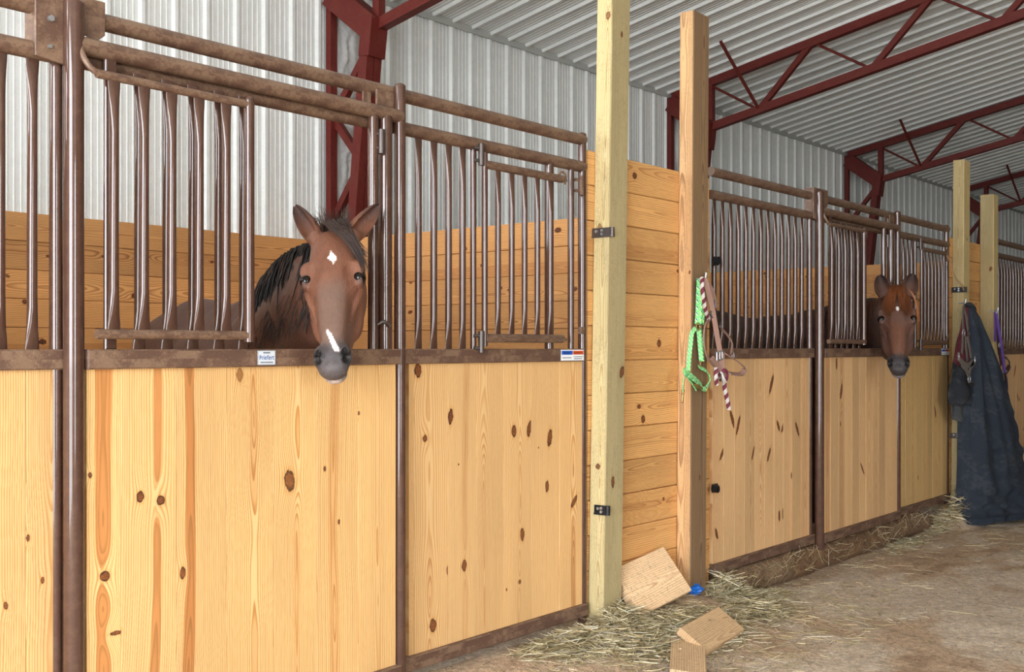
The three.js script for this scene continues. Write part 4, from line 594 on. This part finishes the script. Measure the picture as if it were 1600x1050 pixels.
// ---------------------------------------------------------------- hay
function straw(list, x, y, z, len, yaw, pitch, bend, r) {
  const d = V(Math.cos(yaw) * Math.cos(pitch), Math.sin(pitch), Math.sin(yaw) * Math.cos(pitch)), s = V(-Math.sin(yaw), bend, Math.cos(yaw)), p = []; for (let i = 0; i <= 3; i++) { const t = i / 3 - 0.5; p.push(V(x, y, z).addScaledVector(d, t * len).addScaledVector(s, (t * t - 0.08) * len * bend)); } list.push([p, r]);
}
function hayMesh(list, R, tones) {
  const P = new Float32Array(list.length * 36), C = new Float32Array(list.length * 36), I = new Uint32Array(list.length * 54), c = new THREE.Color(); let o = 0, q = 0;
  list.forEach(([p, r]) => {
    const t = tones[Math.floor(R() * tones.length)], k = 0.75 + R() * 0.4; c.setRGB(t[0] / 255 * k, t[1] / 255 * k, t[2] / 255 * k, THREE.SRGBColorSpace); const base = o / 3, T = p[3].clone().sub(p[0]).normalize(), s = T.clone().cross(V(0.2, 1, 0.1)).normalize(), u = T.clone().cross(s);
    for (let i = 0; i < 4; i++) for (let j = 0; j < 3; j++) { const a = j / 3 * TAU, w = r * (i === 3 ? 0.5 : 1); P[o] = p[i].x + (s.x * Math.cos(a) + u.x * Math.sin(a)) * w; P[o + 1] = p[i].y + (s.y * Math.cos(a) + u.y * Math.sin(a)) * w; P[o + 2] = p[i].z + (s.z * Math.cos(a) + u.z * Math.sin(a)) * w; C[o] = c.r; C[o + 1] = c.g; C[o + 2] = c.b; o += 3; }
    for (let i = 0; i < 3; i++) for (let j = 0; j < 3; j++) { const a = base + i * 3 + j, b = base + i * 3 + (j + 1) % 3; I[q++] = a; I[q++] = b; I[q++] = a + 3; I[q++] = b; I[q++] = b + 3; I[q++] = a + 3; }
  });
  const g = new THREE.BufferGeometry(); g.setAttribute('position', new THREE.BufferAttribute(P, 3)); g.setAttribute('color', new THREE.BufferAttribute(C, 3)); g.setIndex(new THREE.BufferAttribute(I, 1)); g.computeVertexNormals(); return g;
}
const HAY = [[216, 202, 160], [200, 184, 140], [178, 164, 118], [226, 216, 182], [160, 146, 104], [206, 186, 146], [140, 122, 88], [236, 228, 202]], hayMat = std({ vertexColors: true, roughness: 0.8 });
function hayPile(label, n, seed, spots) {
  const R = rng(seed), L = []; const G = () => R() + R() + R() - 1.5;
  for (let i = 0; i < n; i++) { const [cx, cz, sx, sz, h, lift] = spots[Math.floor(R() * spots.length)], gx = G(), gz = G(), x = cx + gx * sx, z = Math.max(0.035, cz + gz * sz), top = h * Math.exp(-(gx * gx + gz * gz) * 1.6); straw(L, x, groundY(x, z) + 0.004 + R() * top, z, 0.05 + R() * R() * 0.17, R() * TAU, (R() - 0.4) * (lift ?? 0.5), (R() - 0.5) * 0.9, 0.001 + R() * 0.0014); }
  tag(obj('hay_pile', hayMesh(L, R, HAY), hayMat), label, 'hay', null, 'stuff');
}
hayPile('heap of loose hay round the foot of the tall pale post', 4200, 41, [[4.1, 0.16, 0.16, 0.1, 0.1, 0.9], [4.28, 0.3, 0.3, 0.16, 0.08], [4.02, 0.28, 0.26, 0.14, 0.06], [4.55, 0.36, 0.26, 0.14, 0.05], [3.78, 0.16, 0.3, 0.1, 0.05]]);
hayPile('heap of loose hay at the foot of the brown post', 2600, 43, [[5.1, 0.12, 0.12, 0.07, 0.14, 1.0], [5.22, 0.16, 0.2, 0.09, 0.08], [5.05, 0.32, 0.26, 0.12, 0.05], [5.45, 0.12, 0.26, 0.08, 0.04]]);
hayPile('tangle of dusty hay at the foot of the taller pale post', 900, 45, [[8.72, 0.14, 0.2, 0.09, 0.12, 1.0], [8.4, 0.12, 0.26, 0.07, 0.07], [8.9, 0.1, 0.08, 0.06, 0.3, 1.2], [7.7, 0.12, 0.3, 0.08, 0.03]]);
{
  const R = rng(46), L = []; const far = (x0, x1, z0, z1, n, up) => { for (let i = 0; i < n; i++) { const x = mix(x0, x1, R()), z = z0 + (z1 - z0) * Math.pow(R(), 1.8), k = noise(x * 2.2, z * 3) * 0.7 + R() * 0.3; if (k < 0.34) continue; straw(L, x, groundY(x, z) + 0.003, z, 0.03 + R() * R() * 0.15, R() * TAU, (R() - 0.5) * up, (R() - 0.5) * 0.7, 0.0008 + R() * 0.001); } };
  far(3.4, 5.6, 0.08, 0.9, 1100, 0.14); far(5.0, 9.4, 0.06, 0.6, 620, 0.14); far(4.2, 9.4, 0.5, 2.3, 330, 0.06); for (let i = 0; i < 170; i++) { const x = 5.2 + R() * 3.2; straw(L, x, 0.04 + R() * 0.13, 0.045 + R() * 0.05, 0.04 + R() * 0.11, R() * TAU, (R() - 0.6) * 1.8, (R() - 0.5), 0.0011); }
  tag(obj('loose_hay', hayMesh(L, R, HAY), hayMat), 'wisps of hay strewn over the dirt floor along the stall fronts', 'hay', null, 'stuff');
}
// ---------------------------------------------------------------- board offcuts on the ground
function offcut(label, [cx, cy, cz], phi, psi, rho, a, b, th, seed, pal) {
  const W = 0.5, tex = wood(256, 320, W, a + 0.02, edgesOf(2, 0.25), [], pal ?? { early: [230, 198, 156], late: [200, 156, 114], heart: [192, 148, 106] }, seed, { tone: 0.06, boards: [[0.6, 0.1, 0.01, 0.0095], [0.4, 0, 0.01, 0.009]], dirt: (x, y) => 0.4 * sstep(0.6, 0.85, noise(x * 60 + y * 40 + seed, y * 220 - x * 90) * 0.6 + noise(x * 300, y * 300) * 0.4) });
  const t = thing('board_offcut', label, 'board', [cx, cy, cz]), n = V(Math.sin(psi) * Math.cos(phi), Math.sin(phi), Math.cos(psi) * Math.cos(phi)), e1 = V(0, 1, 0).cross(n).normalize(), e2 = n.clone().cross(e1), u = e1.clone().multiplyScalar(Math.cos(rho)).addScaledVector(e2, Math.sin(rho)), v = e1.clone().multiplyScalar(-Math.sin(rho)).addScaledVector(e2, Math.cos(rho));
  const m = obj('offcut_board', board(b, a, th, [0.02, 0.02 + b / W, 0, 1], 0.003).translate(0, -a / 2, -th).rotateZ(-Math.PI / 2), std({ map: tex, roughness: 0.75 }), t); m.quaternion.setFromRotationMatrix(new THREE.Matrix4().makeBasis(u, v, n)); return t;
}
offcut('largest board offcut, propped up against the boards between the nearer posts', [4.446, 0.268, 0.102], 0.636, -0.182, 0.174, 0.396, 0.244, 0.04, 81);
offcut('middle board offcut lying tilted on the hay beside the smallest one', [4.399, 0.108, 0.445], 0.979, 0.008, 0.081, 0.385, 0.155, 0.036, 82, { early: [200, 168, 128], late: [164, 128, 90], heart: [166, 128, 90] });
offcut('board offcut cut off by the bottom edge, its grain running away', [4.09, 0.075, 0.5], 1.45, 0, 0.535, 0.46, 0.145, 0.036, 83, { early: [212, 184, 146], late: [176, 138, 100], heart: [178, 138, 98] });
offcut('weathered board end half buried in hay beyond the middle offcut', [5.0, 0.052, 0.25], 1.42, 0.1, -0.2, 0.3, 0.2, 0.03, 84, { early: [158, 136, 104], late: [132, 108, 78], heart: [130, 106, 76] });
offcut('grey splinter of wood lying in front of the tall pale post', [3.93, 0.09, 0.2], 1.35, 0.4, 0.35, 0.17, 0.035, 0.012, 85, { early: [136, 124, 104], late: [110, 98, 80], heart: [106, 94, 76] });
{
  const g = new THREE.IcosahedronGeometry(0.055, 4), p = g.attributes.position; for (let i = 0; i < p.count; i++) { const x = p.getX(i), y = p.getY(i), z = p.getZ(i), k = 0.75 + 0.5 * Math.abs(noise3(x * 60, y * 60, z * 60) - 0.5) * 2; p.setXYZ(i, x * k * 1.25, y * k * 0.55, z * k * 0.8); } g.computeVertexNormals();
  tag(put(obj('plastic_scrap', g, phys({ color: 0x1a6fd0, roughness: 0.3 })), 4.87, 0.15, 0.07), 'bright blue crumpled plastic under the largest board offcut', 'plastic scrap');
}
// ---------------------------------------------------------------- halters hung on the posts
const ring = (x, y, z, r, t, mat, root, yaw = 0, name = 'ring') => { const m = obj(name, new THREE.TorusGeometry(r, t, 8, 24), mat, root); m.position.set(x, y, z); m.rotation.y = yaw; return m; };
const spotTex = (base, dots, seed) => { const W = 256, cv = document.createElement('canvas'); cv.width = cv.height = W; const g = cv.getContext('2d'), R = rng(seed); g.fillStyle = base; g.fillRect(0, 0, W, W); for (let i = 0; i < 12; i++) { g.fillStyle = dots[i % dots.length]; g.beginPath(); g.arc(R() * W, R() * W, 18 + R() * 18, 0, TAU); g.fill(); } const t = new THREE.CanvasTexture(cv); t.colorSpace = THREE.SRGBColorSpace; t.wrapS = t.wrapT = THREE.RepeatWrapping; return t; };
const stripeTex = (a, b) => dataTex(64, 64, (x, y, c) => { const k = ((x + y) % 64) < 32 ? a : b, t = 0.85 + 0.25 * noise(x / 3, y / 3); for (let i = 0; i < 3; i++) c[i] = k[i] * t; }, true, true);
const hook = (root, x, y, z) => obj('hook', [pipe([x, y, 0.07], [x, y, z + 0.02], 0.006, 8), pipe([x, y, z + 0.02], [x, y + 0.03, z + 0.025], 0.006, 8)], M.zinc, root);
{
  const green = std({ map: spotTex('#7ddc86', ['#e6f2d4', '#2f6f7c', '#dfe89a', '#3b8f60'], 3), roughness: 0.7 }), t = thing('halter', 'lime green spotted halter with brass rings, hung on the brown post', 'halter', [0, 0, 0], null);
  const S = (p, w = 0.02, face = [-0.7, 0, 0.7]) => obj('strap', strap(p, w * 1.25, 0.004, 26, face), green, t);
  S([[4.889, 1.686, 0.1], [4.862, 1.655, 0.112], [4.866, 1.595, 0.106], [4.866, 1.522, 0.104], [4.85, 1.464, 0.108]], 0.026); S([[4.874, 1.685, 0.1], [4.9, 1.595, 0.1], [4.903, 1.523, 0.1], [4.896, 1.465, 0.1]], 0.022); S([[4.824, 1.446, 0.11], [4.789, 1.42, 0.11], [4.775, 1.363, 0.11], [4.761, 1.299, 0.11], [4.735, 1.238, 0.12]], 0.017);
  S([[4.86, 1.443, 0.105], [4.872, 1.378, 0.105], [4.88, 1.283, 0.11]], 0.017); S([[4.88, 1.443, 0.1], [4.895, 1.378, 0.1], [4.908, 1.28, 0.1]], 0.015); S([[4.683, 1.236, 0.13], [4.766, 1.2, 0.135], [4.858, 1.162, 0.125]], 0.034, [0, 0.5, 0.9]); S([[4.7, 1.236, 0.115], [4.762, 1.188, 0.12], [4.821, 1.146, 0.115]], 0.02, [0, 0.5, 0.9]);
  S([[4.857, 1.255, 0.11], [4.929, 1.224, 0.12], [4.944, 1.181, 0.12], [4.9, 1.144, 0.12], [4.858, 1.15, 0.12]], 0.02, [0.6, 0.3, 0.7]); S([[4.71, 1.243, 0.12], [4.696, 1.201, 0.12], [4.686, 1.166, 0.12], [4.686, 1.138, 0.12]], 0.022, [0.5, 0, 0.8]);
  for (const p of [[4.84, 1.454, 0.115], [4.905, 1.452, 0.105]]) ring(...p, 0.018, 0.0028, M.brass, t); ring(4.862, 1.27, 0.115, 0.015, 0.0025, M.brass, t, 0.6); ring(4.9, 1.14, 0.125, 0.016, 0.0025, M.brass, t, 0.8); ring(4.686, 1.136, 0.12, 0.014, 0.0028, M.brass, t);
  obj('snap', [pipe([4.686, 1.128, 0.12], [4.679, 1.092, 0.12], 0.0055, 8), new THREE.SphereGeometry(0.007, 10, 8).translate(4.679, 1.09, 0.12)], M.brass, t); obj('buckle', [bar([4.775, 1.172, 0.135], [4.83, 1.148, 0.135], 0.028, 0.005)], M.brass, t); hook(t, 4.885, 1.69, 0.11);
}
{
  const hide = std({ map: dataTex(256, 256, (x, y, c) => { const n = noise(x / 5, y / 5) * 0.6 + noise(x / 1.7, y / 1.7) * 0.4, cr = noise(x / 3 + 9, y / 9) > 0.72 ? 0.72 : 1, e = [158, 122, 106]; for (let i = 0; i < 3; i++) c[i] = e[i] * (0.78 + 0.4 * n) * cr; }, true, true), roughness: 0.6 }), t = thing('halter', 'worn pinkish brown leather halter with a square buckle, on the brown post', 'halter');
  const S = (p, w = 0.024, face = [-0.7, 0, 0.7], tw = 0) => obj('strap', strap(p, w * 1.15, 0.006, 30, face, tw), hide, t);
  S([[4.85, 1.69, 0.145], [4.876, 1.629, 0.15], [4.92, 1.537, 0.15], [4.956, 1.436, 0.15], [4.993, 1.334, 0.15]], 0.022); S([[4.932, 1.691, 0.1], [4.985, 1.635, 0.11], [5.022, 1.55, 0.112]], 0.02); S([[4.941, 1.502, 0.13], [4.88, 1.45, 0.13], [4.871, 1.377, 0.13], [4.904, 1.305, 0.13], [4.97, 1.262, 0.13]], 0.02, [0.5, 0, 0.9]); S([[5.03, 1.452, 0.13], [5.106, 1.416, 0.13], [5.16, 1.371, 0.13], [5.152, 1.312, 0.13]], 0.018, [0.2, 0.5, 0.9]);
  S([[5.024, 1.319, 0.165], [5.124, 1.285, 0.17], [5.215, 1.243, 0.17], [5.186, 1.217, 0.172], [5.062, 1.22, 0.165]], 0.026, [0.1, 0.85, 0.5]); S([[5.005, 1.32, 0.15], [5.019, 1.26, 0.145], [5.042, 1.2, 0.14]], 0.03); S([[4.93, 1.3, 0.14], [4.985, 1.26, 0.14], [5.02, 1.215, 0.14]], 0.022);
  ring(4.935, 1.52, 0.145, 0.022, 0.004, M.tarnish, t); ring(4.985, 1.565, 0.13, 0.02, 0.0035, M.zinc, t, 0.5); ring(5.03, 1.455, 0.135, 0.02, 0.0035, M.tarnish, t, 0.4); ring(5.15, 1.31, 0.14, 0.016, 0.0032, M.zinc, t, 0.8); ring(5.04, 1.215, 0.15, 0.02, 0.004, M.tarnish, t); ring(5.0, 1.2, 0.15, 0.018, 0.0035, M.tarnish, t, 0.7);
  const b = new THREE.Group(); b.name = 'buckle'; t.add(b); const B = 0.0045; obj('frame', [pipe([4.945, 1.325, 0.16], [5.0, 1.332, 0.16], B, 8), pipe([4.945, 1.287, 0.16], [5.0, 1.294, 0.16], B, 8), pipe([4.945, 1.325, 0.16], [4.945, 1.287, 0.16], B, 8), pipe([5.0, 1.332, 0.16], [5.0, 1.294, 0.16], B, 8), pipe([4.972, 1.328, 0.162], [4.972, 1.29, 0.162], B * 0.8, 8)], M.zinc, b);
}
{
  const m = std({ map: stripeTex([112, 42, 62], [214, 206, 200]), roughness: 0.8 }), t = thing('lead_rope', 'maroon and white twisted lead rope knotted under the leather halter', 'rope');
  const rope = (p, r = 0.0105) => { const g = tubeOf(p, r, 40, 10), u = g.attributes.uv, L = curve(p).getLength(); for (let i = 0; i < u.count; i++) u.setXY(i, u.getY(i), u.getX(i) * L / 0.05); return obj('rope_length', g, m, t); };
  rope([[4.835, 1.692, 0.14], [4.812, 1.627, 0.155], [4.836, 1.577, 0.15], [4.87, 1.53, 0.14], [4.93, 1.49, 0.125]]); rope([[5.045, 1.21, 0.13], [5.068, 1.193, 0.13], [5.083, 1.141, 0.13], [5.106, 1.088, 0.13], [5.129, 1.034, 0.13]], 0.0115); rope([[4.974, 1.25, 0.14], [4.972, 1.202, 0.14], [4.982, 1.162, 0.14]]);
  obj('knot', [tubeOf([[5.0, 1.2, 0.14], [5.03, 1.235, 0.155], [5.065, 1.215, 0.15], [5.04, 1.18, 0.155], [5.0, 1.205, 0.16], [5.035, 1.23, 0.135], [5.06, 1.19, 0.135]], 0.0105, 50, 8)], m, t);
}
{
  const web = std({ map: dataTex(128, 128, (x, y, c) => { const n = 0.8 + 0.35 * noise(x / 2, y / 4); c[0] = 104 * n; c[1] = 97 * n; c[2] = 90 * n; }, true, true), roughness: 0.8 }), t = thing('halter', 'grey webbing halter with chrome rings, hung over the blue blanket', 'halter', [-0.115, 0.0, 0.036]);
  const S = (p, w = 0.03, face) => obj('strap', strap(p, w, 0.006, 24, face), web, t), K = 1.012;
  S([[8.9, 1.675, 0.12], [8.83, 1.603, 0.13], [8.835, 1.533, 0.13], [8.84, 1.47, 0.135]], 0.032); S([[8.79, 1.441, 0.145], [8.765, 1.372, 0.15], [8.73, 1.302, 0.155]], 0.034); S([[8.9, 1.666, 0.11], [8.91, 1.59, 0.13], [8.926, 1.513, 0.135], [8.937, 1.45, 0.14]], 0.034); S([[8.87, 1.435, 0.15], [8.9, 1.372, 0.155], [8.93, 1.273, 0.16]], 0.034); S([[8.85, 1.435, 0.148], [8.845, 1.358, 0.15], [8.861, 1.245, 0.155]], 0.03);
  S([[8.51, 1.28, 0.195], [8.604, 1.235, 0.2], [8.733, 1.216, 0.2], [8.887, 1.25, 0.2]], 0.04); S([[8.583, 1.228, 0.2], [8.7, 1.178, 0.2], [8.744, 1.132, 0.2]], 0.04); S([[8.87, 1.24, 0.2], [8.79, 1.198, 0.2], [8.757, 1.138, 0.2]], 0.034);
  ring(8.817, 1.461, 0.14, 0.026, 0.0045, M.zinc, t); ring(8.93, 1.455, 0.142, 0.022, 0.0045, M.tarnish, t); ring(8.51, 1.285, 0.2, 0.028, 0.006, M.zinc, t, 0.4); ring(8.86, 1.253, 0.205, 0.028, 0.006, M.zinc, t, 0.4); ring(8.754, 1.115, 0.2, 0.026, 0.005, M.zinc, t); hook(t, 8.92, 1.69, 0.1);
}
{
  const pur = std({ map: dataTex(64, 128, (x, y, c) => { const n = 0.75 + 0.4 * noise(x / 2, y / 3); c[0] = 104 * n; c[1] = 72 * n; c[2] = 150 * n; }, true, true), roughness: 0.75 }), hide = std({ color: 0x3a2420, roughness: 0.55 }), t = thing('halter', 'dark halter with purple webbing, hung on the shorter pale post', 'halter');
  obj('strap', strap([[9.673, 1.64, 0.125], [9.66, 1.547, 0.13], [9.648, 1.4, 0.13]], 0.05, 0.006, 20), pur, t); obj('rope_tail', tubeOf([[9.678, 1.63, 0.13], [9.729, 1.51, 0.135], [9.805, 1.374, 0.135], [9.831, 1.313, 0.135], [9.883, 1.243, 0.13], [9.935, 1.143, 0.125]], 0.013, 30, 8), pur, t);
  obj('rope_tail', tubeOf([[9.935, 1.143, 0.125], [10.001, 1.064, 0.12], [10.014, 0.986, 0.12], [9.961, 0.935, 0.12]], 0.012, 24, 8), std({ color: 0x2a2438, roughness: 0.8 }), t).userData.label = 'dark rope end';
  obj('noseband', strap([[9.857, 1.282, 0.125], [10.05, 1.242, 0.125], [10.075, 1.203, 0.125], [9.961, 1.142, 0.125], [9.84, 1.14, 0.125]], 0.035, 0.006, 30, [0.1, 0.6, 0.8]), hide, t); obj('cheek_strap', strap([[9.71, 1.624, 0.115], [9.75, 1.5, 0.12], [9.78, 1.358, 0.12], [9.86, 1.2, 0.12]], 0.04, 0.006, 24), hide, t);
  for (const p of [[9.7, 1.64, 0.13], [9.77, 1.37, 0.13], [9.85, 1.14, 0.13], [9.96, 1.14, 0.13]]) ring(...p, 0.02, 0.004, M.zinc, t); hook(t, 9.685, 1.65, 0.12);
}
// ---------------------------------------------------------------- the blanket hanging to the ground
{
  const cloth = (a, dust, s) => std({ map: dataTex(512, 512, (x, y, c) => { const n = noise(x / 3, y / 3) * 0.5 + noise(x / 1.4, y / 1.4) * 0.5, d = sstep(0.5, 0.85, noise(x / 60 + s, y / 60) * 0.6 + noise(x / 14, y / 14) * 0.4) * 0.55, rip = ((x + y) % 6 < 1 || (x - y + 512) % 6 < 1) ? 0.86 : 1; for (let i = 0; i < 3; i++) c[i] = mix(a[i], dust[i], d) * (0.72 + 0.5 * n) * rip; }, true, true), roughness: 0.85 });
  const navy = cloth([29, 38, 51], [66, 70, 74], 2), black = cloth([34, 38, 46], [84, 82, 80], 7), wine = cloth([98, 34, 44], [110, 70, 66], 5), t = thing('horse_blanket', 'navy blue horse blanket with maroon trim, draped from the taller pale post to the ground', 'blanket');
  const tab = [[0, 8.96, 9.07, 0.04], [0.05, 8.94, 9.13, 0.08], [0.15, 8.9, 9.25, 0.12], [0.3, 8.82, 9.42, 0.17], [0.5, 8.76, 9.62, 0.22], [0.8, 8.73, 9.88, 0.28], [0.94, 8.68, 9.97, 0.33], [1, 8.6, 10.02, 0.4]];
  const row = (v) => { let i = 0; while (i < tab.length - 2 && v > tab[i + 1][0]) i++; const a = tab[i], b = tab[i + 1], k = (v - a[0]) / (b[0] - a[0]); return [1, 2, 3].map((q) => mix(a[q], b[q], k)); };
  const P = [], U = [], I = [], N = 200, Mv = 150; for (let j = 0; j <= Mv; j++) { const v = j / Mv, [xl, xr, zf] = row(v), xc = (xl + xr) / 2, hw = (xr - xl) / 2; for (let i = 0; i <= N; i++) {
    const a = i / N * TAU, fr = Math.sin(a), front = fr > 0 ? 1 : 0, q = i / N * 2, amp = sstep(0, 0.25, v) * 0.03, f = front * Math.pow(Math.abs(fr), 0.5) * amp * (Math.sin(q * 22 + noise(q * 5, v * 2) * 5) * 0.8 + Math.sin(q * 47 + noise(q * 9, v * 3) * 6) * 0.35), wr = front * fr * (noise(q * 14 + v * 9, v * 26) - 0.5) * 0.05 * sstep(0.2, 0.9, v), crumple = front * sstep(0.8, 1, v) * (noise(q * 30, v * 40) - 0.5) * 0.08;
    P.push(xc - hw * Math.cos(a) * (1 + (front ? f * 0.3 : 0)), 1.66 - 1.64 * v + (v > 0.97 ? 0.02 * noise(q * 20, 4) : 0) + (noise(q * 8, v * 12) - 0.5) * 0.014, 0.115 + (fr > 0 ? zf * Math.pow(fr, 0.75) + f + wr + crumple : fr * 0.02)); U.push(q * 1.6 + (1 - v) * 0.3, v * 3); } }
  for (let j = 0; j < Mv; j++) for (let i = 0; i < N; i++) { const a = j * (N + 1) + i, b = a + N + 1; I.push(a, b, a + 1, a + 1, b, b + 1); }
  const g = new THREE.BufferGeometry(); g.setAttribute('position', new THREE.Float32BufferAttribute(P, 3)); g.setAttribute('uv', new THREE.Float32BufferAttribute(U, 2)); g.setIndex(I); g.computeVertexNormals(); obj('drape', g, navy, t);
  // the neck piece folded over at the left: maroon lining above, black below
  const sheet = (rows, n, m, fold, th = 0.008) => { const Q = [], T = [], K = []; for (const s of [0, 1]) for (let j = 0; j <= m; j++) { const v = j / m * (rows.length - 1), k = Math.min(rows.length - 2, Math.floor(v)), f = v - k, r = rows[k].map((x, e) => mix(x, rows[k + 1][e], f)); for (let i = 0; i <= n; i++) { const u = i / n, z = r[4] + Math.sin(u * Math.PI) * r[5] + fold * Math.sin(u * 13 + v * 1.3 + noise(u * 4, v * 2) * 4) * (0.4 + 0.6 * j / m) - s * th; Q.push(mix(r[0], r[1], u), mix(r[2], r[3], u) + fold * 0.5 * Math.sin(u * 9 + v), z); T.push(u * 0.8, j / m * 1.4); } }
    const st = (n + 1) * (m + 1); for (let j = 0; j < m; j++) for (let i = 0; i < n; i++) { const a = j * (n + 1) + i, b = a + n + 1; K.push(a, b, a + 1, a + 1, b, b + 1, st + a, st + a + 1, st + b, st + a + 1, st + b + 1, st + b); } for (let i = 0; i < n; i++) { const a = m * (n + 1) + i; K.push(a, st + a, a + 1, a + 1, st + a, st + a + 1); } for (let j = 0; j < m; j++) { const a = j * (n + 1), b = a + n + 1, c = a + n, d = b + n; K.push(a, st + a, b, b, st + a, st + b, c, d, st + c, d, st + d, st + c); }
    const e = new THREE.BufferGeometry(); e.setAttribute('position', new THREE.Float32BufferAttribute(Q, 3)); e.setAttribute('uv', new THREE.Float32BufferAttribute(T, 2)); e.setIndex(K); e.computeVertexNormals(); return e; };
  obj('maroon_lining', sheet([[8.9, 8.99, 1.66, 1.66, 0.115, 0.02], [8.78, 8.98, 1.48, 1.47, 0.13, 0.03], [8.66, 8.95, 1.32, 1.27, 0.135, 0.04], [8.585, 8.92, 1.225, 1.15, 0.14, 0.05]], 24, 40, 0.008), wine, t).userData.label = 'maroon lining';
  obj('neck_flap', sheet([[8.58, 8.92, 1.235, 1.16, 0.135, 0.055], [8.53, 8.96, 1.1, 1.05, 0.14, 0.06], [8.49, 9.0, 0.96, 0.98, 0.14, 0.07], [8.5, 8.96, 0.93, 0.89, 0.14, 0.06]], 28, 40, 0.014), black, t).userData.label = 'black folded neck flap';
  obj('flap_hem', sheet([[8.58, 8.97, 0.97, 0.95, 0.12, 0.03], [8.6, 8.95, 0.86, 0.84, 0.12, 0.04], [8.66, 8.9, 0.8, 0.76, 0.12, 0.03]], 20, 20, 0.012), cloth([70, 72, 74], [96, 92, 88], 3), t); obj('crumpled_collar', tubeOf([[8.98, 1.66, 0.1], [9.03, 1.68, 0.12], [9.08, 1.65, 0.13], [9.12, 1.6, 0.12], [9.17, 1.55, 0.12], [9.19, 1.5, 0.12]], 0.024, 40, 9), black, t);
  obj('chest_strap', strap([[8.62, 1.13, 0.2], [8.7, 1.11, 0.21], [8.76, 1.07, 0.212], [8.8, 1.0, 0.21]], 0.03, 0.005, 20), std({ color: 0x25272c, roughness: 0.7 }), t); obj('strap_buckle', bar([8.73, 1.09, 0.218], [8.77, 1.06, 0.218], 0.04, 0.006), M.tarnish, t);
}
// pale feed sack against the farthest stall front, at the right edge
{
  const pts = []; for (let i = 0; i <= 24; i++) { const y = i / 24; pts.push(new THREE.Vector2(y === 0 ? 0 : 0.25 * (1 - 0.1 * y) * sstep(-0.12, 0.1, y) * mix(1, 0.3, sstep(0.72, 0.9, y)) * mix(1, 1.9, sstep(0.92, 1, y)), y * 0.62)); }
  const g = new THREE.LatheGeometry(pts, 40), p = g.attributes.position; for (let i = 0; i < p.count; i++) { const x = p.getX(i), y = p.getY(i), z = p.getZ(i), k = 1 + 0.16 * (noise3(x * 7, y * 7, z * 7) - 0.5) + 0.05 * (noise3(x * 22, y * 14, z * 22) - 0.5); p.setXYZ(i, x * k * (1 + 0.25 * Math.pow(Math.abs(Math.sin(2 * Math.atan2(z, x))), 2) * (y < 0.5 ? 1 : 0)), y, z * k * 0.7); } g.computeVertexNormals();
  const t = thing('feed_sack', 'pale dusty sack at the right edge, half hidden by the blanket', 'sack', [10.42, 0, 0.28]); obj('sack_body', g, std({ color: 0xb5a688, roughness: 0.9 }), t); obj('sack_tie', new THREE.TorusGeometry(0.075, 0.012, 8, 30).scale(1, 0.7, 1).rotateX(Math.PI / 2).translate(0, 0.565, 0), std({ color: 0xa8977a, roughness: 0.9 }), t);
}
tag(obj('baling_twine', tubeOf([[8.72, 2.06, 0.04], [8.78, 2.0, 0.06], [8.8, 1.95, 0.06], [8.86, 1.88, 0.07], [8.93, 1.82, 0.1], [8.95, 1.79, 0.1], [8.9, 1.84, 0.1]], 0.004, 40, 6), std({ color: 0xa8805e, roughness: 0.9 })), 'loop of orange brown twine hanging from the farther feed grille', 'twine');
renderer.render(scene, camera);
